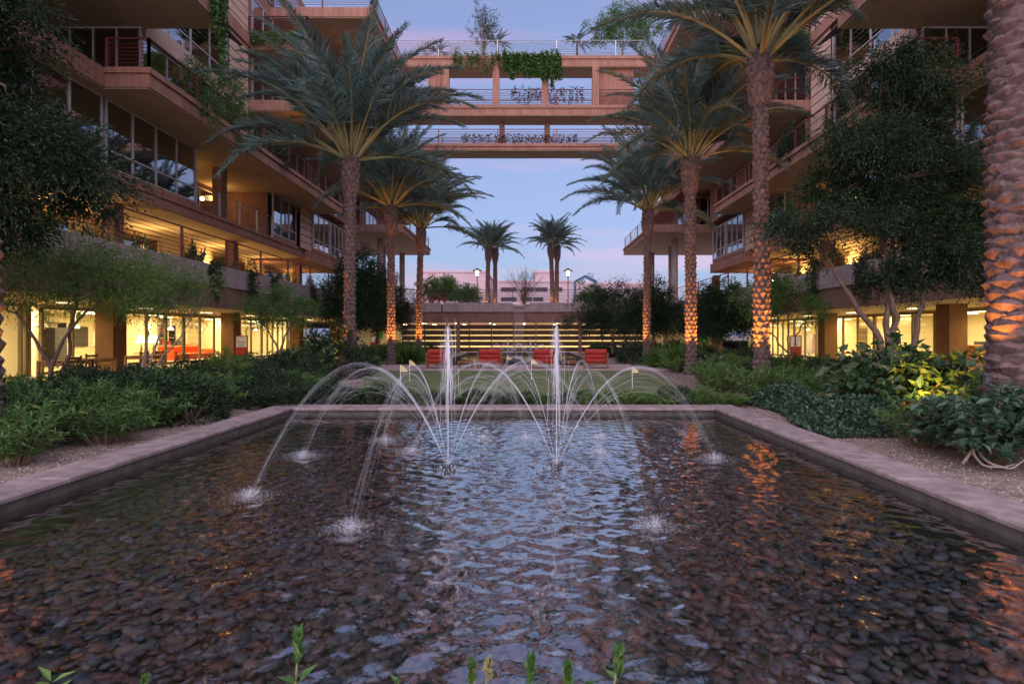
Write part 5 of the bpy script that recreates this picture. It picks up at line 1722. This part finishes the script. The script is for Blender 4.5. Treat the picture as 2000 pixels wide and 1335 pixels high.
def picture(x, y, z, w, h, lb, s, seed):
    e = empty('picture', (x, y, z), 0, lb, 'picture', 'pictures in the shops')
    child('frame', MB().box(-s * .0, -s * .04, -w / 2 - .06, w / 2 + .06, -h / 2 - .06, h / 2 + .06).mesh('frame', M['white']), e)
    m, n, l, b = _mat('painting')
    geo = n.new('ShaderNodeNewGeometry'); v = n.new('ShaderNodeTexVoronoi'); v.inputs['Scale'].default_value = 6.0
    l.new(geo.outputs['Position'], v.inputs['Vector'])
    hs = n.new('ShaderNodeValToRGB'); hs.color_ramp.interpolation = 'CONSTANT'
    for i, (p, c) in enumerate(((0.0, (.05, .06, .10)), (.35, (.08, .4, .04)), (.6, (.05, .07, .12)), (.72, (.7, .25, .06)), (.85, (.2, .5, .06)))):
        el = hs.color_ramp.elements[0] if i == 0 else hs.color_ramp.elements.new(p)
        el.position = p; el.color = (*c, 1)
    sp = n.new('ShaderNodeSeparateColor'); l.new(v.outputs['Color'], sp.inputs['Color']); l.new(sp.outputs['Red'], hs.inputs['Fac'])
    l.new(hs.outputs['Color'], b.inputs['Base Color'])
    child('canvas', MB().box(-s * .041, -s * .05, -w / 2, w / 2, -h / 2, h / 2).mesh('canvas', m), e)


# the painting hangs on the right gallery's back wall, facing the court
picture(22.98, 22.98 * F_PX / (1637 - VX), 1.32, 2.1, 1.25, 'white-framed abstract painting in green and dark tones inside the right gallery', 1, 1)
e = empty('wall_lamp', (20.0, 20 * F_PX / (1832 - VX), 1.62), 0, 'square lit lamp on the wall inside the right gallery', 'lamp')
child('lamp_shade', MB().box(-.10, .10, -.10, .10, 0, .34).mesh('lamp_shade', M['lampglow']), e)
child('bracket', MB().box(-.02, .02, -.02, .02, -1.6, -.001).mesh('bracket', M['darkmetal']), e)
e = empty('reception_desk', (20.4, 20.4 * F_PX / (1885 - VX), .013), 0, 'pale wooden desk inside the right gallery near the big trunk', 'desk')
child('top', MB().box(-.4, .4, -1.0, 1.0, .98, 1.04).mesh('top', M['teak']), e)
child('front_panel', MB().box(-.3, .3, -.95, .95, 0, .979).mesh('front_panel', M['teak']), e)
e = empty('mirror', (-22.97, U(484, 22.97), 1.72), 0, 'round framed mirror on the left shop wall above the easel sign', 'mirror')
th_ = np.linspace(0, 2 * PI, 24)
child('frame', MB().tube(np.stack([0 * th_ + .03, .33 * np.cos(th_), .33 * np.sin(th_)], -1), .04, 6, cap=False).mesh('frame', M['bronze'], True), e)
child('glass', MB().tube([(0.0, 0, 0), (.025, 0, 0)], .31, 24).mesh('glass', M['white']), e)
e = empty('notice_board', (PX(1375, 46.6), 46.7, 1.35), 0, 'bright green notice board at the far right of the garage front', 'board')
child('board', MB().box(-.35, .35, -.02, .02, -.45, .45).mesh('board', M['green_board']), e)
child('post', MB().box(-.04, .04, .021, .06, -1.35, .4).mesh('post', M['darkmetal']), e)
e = empty('notice_board', (PX(741, 46.4), 46.5, 1.6), 0, 'bright green notice board at the far left of the garage front', 'board')
child('board', MB().box(-.28, .28, -.02, .02, -.4, .4).mesh('board', M['green_board']), e)
child('post', MB().box(-.04, .04, .021, .06, -1.6, .35).mesh('post', M['darkmetal']), e)

# ------------------------------------------------------------------ beyond the terrace
TZ = 3.905
for k, (px, d, H, lb) in enumerate(((952, 56, 6.6, 'front palm of the lit pair left of the waterfall'), (967, 57.5, 6.7, 'rear palm of the lit pair left of the waterfall'), (1079, 56, 6.9, 'front palm of the lit pair right of the waterfall'), (1087, 57.5, 6.9, 'rear palm of the lit pair right of the waterfall'))):
    palm(PX(px, d), d, H, lb, .22, 90 + k, nf=30, scale=.86, group='palms on the far terrace', z0=TZ)
    uplight(PX(px, d) - .3, d - .9, TZ, (PX(px, d), d, TZ + 2.2), 60, 'small black uplight before the ' + lb.split(' of ')[0] + (' left' if k < 2 else ' right') + ' of the waterfall', (1, .55, .15), 50, 'far terrace uplights')


def far_building(label, x0, x1, y0, y1, z1, wins):
    e = empty('far_building', ((x0 + x1) / 2, y0, 0), label=label, cat='building', group='pink buildings beyond the terrace')
    MB().box(x0, x1, y0, y1, 0, z1).build('wall', M['pink'], e)
    MB().box(x0 - .15, x1 + .15, y0 - .15, y1, z1 + .002, z1 + .3).build('roof_edge', M['pink'], e)
    for (a, b, za, zb) in wins:
        w = MB().box(a, b, y0 - .06, y0 - .002, za, zb).build('window', M['dark'], e)
        n = max(1, int((b - a) / 1.6))
        for k in range(n + 1):
            x = a + (b - a) * k / n
            MB().box(x - .06, x + .06, y0 - .12, y0 - .061, za, zb).build('mullion', M['winframe'], w)
    return e


def wrect(px0, px1, py0, py1, d):
    return (PX(px0, d), PX(px1, d), PZ(py1, d), PZ(py0, d))


D1 = 92.0
far_building('wide low pink building with dark ribbon windows behind the waterfall', PX(972, D1), PX(1117, D1), D1, D1 + 20, PZ(551, D1), [wrect(978, 1010, 561, 569, D1), wrect(1018, 1070, 561, 569, D1), wrect(1082, 1099, 561, 569, D1), wrect(978, 1010, 580, 588, D1), wrect(1018, 1062, 580, 588, D1)])
far_building('small pink block rising behind the wide low building', PX(1045, 105), PX(1094, 105), 105, 118, PZ(532, 105), [])
far_building('tall pink building left of the lit palms', PX(826, 98), PX(952, 98), 98, 120, PZ(532, 98), [wrect(835, 875, 560, 570, 98)])
far_building('low pink building behind the blue trellis', PX(1117, 110), PX(1260, 110), 110, 125, PZ(555, 110), [])


def street_lamp(px, d, lb):
    x = PX(px, d); H = PZ(541, d) - TZ
    e = empty('street_lamp', (x, d, TZ), label=lb, cat='street lamp', group='mushroom lamps on the terrace')
    child('pole', MB().lathe([(.09, 0), (.09, .3), (.05, .35), (.045, H), (.12, H + .02), (.14, H + .12)], (0, 0, 0), 10).mesh('pole', M['darkmetal'], True), e)
    child('lamp_glass', MB().lathe([(.13, H + .12), (.19, H + .62), (.17, H + .7)], (0, 0, 0), 12).mesh('lamp_glass', M['lantern'], True), e)
    child('cap', MB().lathe([(.52, H + .66), (.5, H + .72), (.2, H + .86), (.05, H + .98), (0, H + 1.0)], (0, 0, 0), 14).mesh('cap', M['darkmetal'], True), e)


street_lamp(932, 60, 'lit mushroom-capped street lamp left of the waterfall')
street_lamp(1109.5, 60, 'lit mushroom-capped street lamp right of the waterfall')


def trellis():
    d = 58.0
    xa, xb = PX(1124, d), PX(1164, d); zs = PZ(549, d); zt = PZ(538, d)
    e = empty('garden_arch', ((xa + xb) / 2, d, TZ), label='blue gabled metal arch on the terrace at the right', cat='arch')
    for x in (xa, xb):
        for y in (d, d + 1.2):
            MB().box(x - .06, x + .06, y - .06, y + .06, TZ, zs).build('post', M['bluepaint'], e)
    xm = (xa + xb) / 2
    for y in (d, d + 1.2):
        MB().tube([(xa - .1, y, zs - .02), (xm, y, zt)], .085, 4).tube([(xm, y, zt), (xb + .1, y, zs - .02)], .085, 4).build('gable', M['bluepaint'], e)
    for (x, z) in ((xa, zs), (xm, zt - .05), (xb, zs)):
        MB().tube([(x, d, z), (x, d + 1.2, z)], .05, 4).build('purlin', M['bluepaint'], e)


trellis()
for (px, d, H, w, mat, nc, lb, sd) in ((868, 52, 3.1, 1.15, 'leaf_light', 170, 'leafy green tree on the far terrace left of the lamp', 61), (912, 51, 2.2, .9, 'leaf_light', 110, 'small leafy tree beside the left lamp on the terrace', 62), (840, 55, 3.6, 1.4, 'leaf_mid', 60, 'thin tree at the left end of the terrace', 63),
                                      (1150, 56, 2.3, 1.2, 'leaf_mid', 70, 'green bush under the blue arch', 64), (1145, 62, 4.6, 1.0, 'leaf_mid', 14, 'thin twiggy tree rising behind the blue arch', 65)):
    tree('tree', (PX(px, d), d, TZ), [[(0, 0, 0), (-.1, 0, H * .35), (-.4, 0, H * .7)], [(0, 0, 0), (.15, 0, H * .35), (.5, 0, H * .75)]],
         [(0, 0, H * .7, w, w * .7, H * .25), (-w * .5, 0, H * .5, w * .7, w * .5, H * .2), (w * .5, 0, H * .55, w * .7, w * .5, H * .2)], lb, 'tree', M[mat], nc, 34, .22, .10, sd, r0=.06, spread=.32)


def bare_tree(base, H, w, label, seed, n=46, leaves=0, mat='leaf_dark', r0=.06):
    r = np.random.default_rng(seed)
    e = empty('bare_tree', base, label=label, cat='tree')
    m = MB(); tips = []
    for k in range(n):
        a = r.uniform(0, 6.28); q = r.uniform(.2, 1); z = H * r.uniform(.45, 1) * (1 - .15 * q)
        s = H * r.uniform(.08, .3)
        tip = np.array([w * q * math.cos(a), w * .7 * q * math.sin(a), z])
        mid = np.array([tip[0] * .35, tip[1] * .35, s + (z - s) * .45]) + r.normal(size=3) * .06 * w
        m.tube([(0, 0, 0), (tip[0] * .05, 0, s), mid, tip], [r0 * .55, r0 * .45, r0 * .25, .006], 4, cap=False)
        for j in range(7):
            t = r.uniform(.3, 1); b = mid + (tip - mid) * t
            tp = b + r.normal(size=3) * .16 * w + (0, 0, .1 * w)
            m.tube([b, tp], [r0 * .14, .004], 3, cap=False); tips.append(tp)
    m.tube([(0, 0, 0), (0, 0, H * .3)], [r0, r0 * .7], 6)
    child('trunk', m.mesh('trunk', M['bark']), e)
    if leaves:
        tips = np.array(tips); i = r.integers(len(tips), size=leaves)
        V, F = leaf_arrays(tips[i] + r.normal(size=(leaves, 3)) * .09, unit(leaves, r), r.uniform(.08, .16, leaves), .06, None, .2, r)
        child('crown', MB().add(V, F).mesh('crown', M[mat]), e)


bare_tree((PX(1024, 53), 53, TZ), PZ(512, 53) - TZ, 2.1, 'leafless spreading tree behind the waterfall spout', 71, 60)
bare_tree((PX(944, 41), 41, 21.75), 4.3, 1.55, 'thin-leaved tree growing on top of the footbridge', 72, 34, 1500, 'leaf_dark', .05)
bare_tree((PX(888, 41.2), 41.2, 21.75), 1.7, .8, 'leafless shrub left of the tree on the footbridge', 73, 24, 0, 'leaf_dark', .03)
bare_tree((PX(833, 41.2), 41.2, 21.75), 2.0, .9, 'leafless shrub at the left end of the footbridge top', 74, 24, 60, 'leaf_dark', .03)
tree('tree', (PX(1215, 41), 41, 21.7), [[(0, 0, 0), (0, 0, 1.2), (-.6, 0, 2.6)], [(0, 0, 0), (.1, 0, 1.2), (.9, 0, 2.6)]], [(0, 0, 2.6, 1.9, .8, 1.1), (-1.5, 0, 2.3, 1.3, .7, .7), (1.6, 0, 2.2, 1.4, .7, .9), (.3, 0, 3.7, 1.3, .7, .6)],
     'leafy tree on the right end of the footbridge top', 'tree', M['leaf_mid'], 260, 44, .16, .06, 75, r0=.05, spread=.4)
for k, (px, s, lb) in enumerate(((972, .34, 'small palm beside the tree on the footbridge'), (1127, .36, 'small palm toward the right of the footbridge'), (857, .30, 'squat palm at the left of the footbridge top'))):
    e = empty('small_palm', (PX(px, 40.6), 40.6, 21.7), label=lb, cat='palm', group='potted palms on the footbridge')
    child('trunk', MB().tube([(0, 0, 0), (0, 0, 1.15 if k < 2 else .4)], [.10, .07], 7).mesh('trunk', M['palmbark']), e)
    for q in range(14):
        child('frond', FR[[2, 3, 4, 5, 3][q % 5]], e, (0, 0, 1.12 if k < 2 else .38), (0, 0, q * 2.4), s)


# ------------------------------------------------------------------ hanging greenery
def drape(label, x0, x1, y, ztop, lens, n, seed, mat='ivy', facing='y', thick=.25, ln=.13):
    """ivy hanging over an edge: leaves in ragged strands"""
    r = np.random.default_rng(seed)
    m = MB(); C_, D_ = [], []
    ns = max(6, int(abs(x1 - x0) * 6))
    per = n // ns
    for k in range(ns):
        t = (k + r.random()) / ns
        a = x0 + (x1 - x0) * t
        L = lens(t) * r.uniform(.55, 1.1)
        off = r.uniform(.02, thick)
        z = ztop + .18 * r.random() - L * r.random(per) ** .9
        al = a + r.normal(size=per) * .07
        out = off + r.normal(size=per) * .05
        top = np.clip((z - ztop + .1) * 4, 0, 1)
        p = np.stack([al, y - out, z], -1) if facing == 'y' else np.stack([y + out * (1 if facing == '+x' else -1), al, z], -1)
        C_.append(p); D_.append(unit(per, r) * .8 + (0, -.4 if facing == 'y' else 0, -.5))
        q = np.array([[a, y - off, ztop], [a, y - off, ztop - L]]) if facing == 'y' else np.array([[y + off * (1 if facing == '+x' else -1), a, ztop], [y + off * (1 if facing == '+x' else -1), a, ztop - L]])
        m.tube(q, .006, 3, cap=False)
    e = empty('ivy', ((x0 + x1) / 2, y, ztop) if facing == 'y' else (y, (x0 + x1) / 2, ztop), label=label, cat='ivy', group='hanging greenery')
    V, F = leaf_arrays(np.concatenate(C_), np.concatenate(D_), r.uniform(.6, 1.2, sum(len(c) for c in C_)) * ln, ln * .8, None, .15, r)
    MB().add(V, F).build('foliage', M[mat], e)
    m.build('vines', M['bark'], e)


kb = 40.0 / F_PX
ZT = CAMZ + (VY - 109) * kb
drape('thick green ivy curtain hanging over the middle of the footbridge', PX(984, 40), PX(1096, 40), 39.97, ZT + .05, lambda t: 1.6 + .7 * t + .4 * math.sin(t * 9), 5200, 81, thick=.45, ln=.17)
drape('sparse ivy strands left of the thick curtain on the footbridge', PX(884, 40), PX(980, 40), 39.97, ZT + .05, lambda t: .7 + .9 * abs(math.sin(t * 7)), 900, 82, ln=.15)
drape('dark plants trailing along the middle footbridge deck', PX(1000, 41), PX(1140, 41), 41.2, CAMZ + (VY - 160) * kb, lambda t: 1.4 + .4 * math.sin(t * 11), 900, 83, 'leaf_dark', ln=.15)
drape('dark plants along the lower footbridge deck', PX(900, 41), PX(1130, 41), 41.4, CAMZ + (VY - 252) * kb, lambda t: .9, 1100, 84, 'leaf_dark', ln=.15)
# ivy column and bushes on the left fourth-floor balcony
drape('long bright ivy column hanging beside the upper left balcony', 18.35, 19.25, -10.45, 16.5, lambda t: 6.2, 2600, 85, facing='+x', thick=.35, ln=.12)
for k, (s, spots) in enumerate(((-1, ((20.6, 1.7, 'leaf_mid', 'tall bush cascading over the upper left balcony, nearer one'), (23.0, 2.3, 'leaf_mid', 'tall dark bush standing on the upper left balcony, farther one'), (26.8, .8, 'leaf_dark', 'small dark plant hanging over the upper left balcony'))),
                                (1, ((21.5, 1.5, 'leaf_dark', 'bush cascading over the upper right balcony, nearer one'), (26.0, 1.4, 'leaf_dark', 'bush on the upper right balcony, farther one'))))):
    for q, (y, h, mt, lb) in enumerate(spots):
        tree('balcony_shrub', (s * 12.2 + (.5 if s > 0 else 0), y, 9.9), [[(0, 0, 0), (0, 0, h * .5)], [(0, 0, 0), (.1, .2, h * .7)]],
             [(0, 0, h * .55, .5, h * .42, h * .45), (-s * .45, 0, h * .1, .35, h * .4, h * .42), (0, .3, h * .8, .4, .5, h * .25)], lb, 'shrub', M[mt], int(70 * h), 46, .10, .035, 120 + 10 * k + q, r0=.04, spread=.26, twigs=30, group='shrubs on the balconies')
ORD = 'first second third fourth fifth sixth seventh eighth ninth tenth eleventh twelfth thirteenth fourteenth fifteenth'.split()
# planting behind the terrace railings
for s in (-1, 1):
    side = 'left' if s < 0 else 'right'
    r = np.random.default_rng(130 + s)
    for k in range(15):
        y = 9.5 + k * 2.3 + r.normal() * .4
        kind = ('leafy', 'round', 'broad')[k % 3]
        st, fo = PROTO[kind][k % 3]
        e = empty('planter_shrub', (s * 12.75 + (.5 if s > 0 else 0), y, 3.4), 0, 'planter shrub behind the %s terrace railing, %s from the near end' % (side, ORD[k]), 'shrub', 'planter shrubs on the ' + side + ' terrace', scale=(.65, .9, r.uniform(1.2, 1.9)))
        child('stems', st, e); child('foliage', fo, e)
    for k, y in enumerate((21.5, 24.4, 26.6, 31.5) if s < 0 else (20.5, 24.0, 27.5)):
        drape('dark creeper hanging down the %s parapet, %s from the near end' % (side, ('first', 'second', 'third', 'fourth')[k]), y - .3, y + .3, s * 12.1 + (.5 if s > 0 else 0), 4.3, lambda t: 1.7, 420, 140 + k + 10 * s, 'leaf_dark', '+x' if s < 0 else '-x', .22, .12)
# trailing green edge on the sixth-floor slabs
for s in (-1, 1):
    drape('green trailing plants along the sixth-floor slab of the %s wing' % ('left' if s < 0 else 'right'), s * 10.4 + (.5 if s > 0 else 0), s * 13.2 + (.5 if s > 0 else 0), 26.55, 15.95, lambda t: .5 + .5 * t, 900, 150 + s, 'ivy', ln=.13)
# red flowering shrubs on the far terrace
for k, (px, lb) in enumerate(((853, 'red flowering shrub on the terrace left of the leafy tree'), (820, 'red flowering shrub at the far left end of the terrace'))):
    tree('flowering_shrub', (PX(px, 48.6), 48.6, TZ), [[(0, 0, 0), (0, 0, .8)]], [(0, 0, .8, .6, .4, .35)], lb, 'shrub', M['bract'], 12, 22, .12, .07, 160 + k, r0=.03, spread=.25, twigs=12, group='red flowering shrubs')
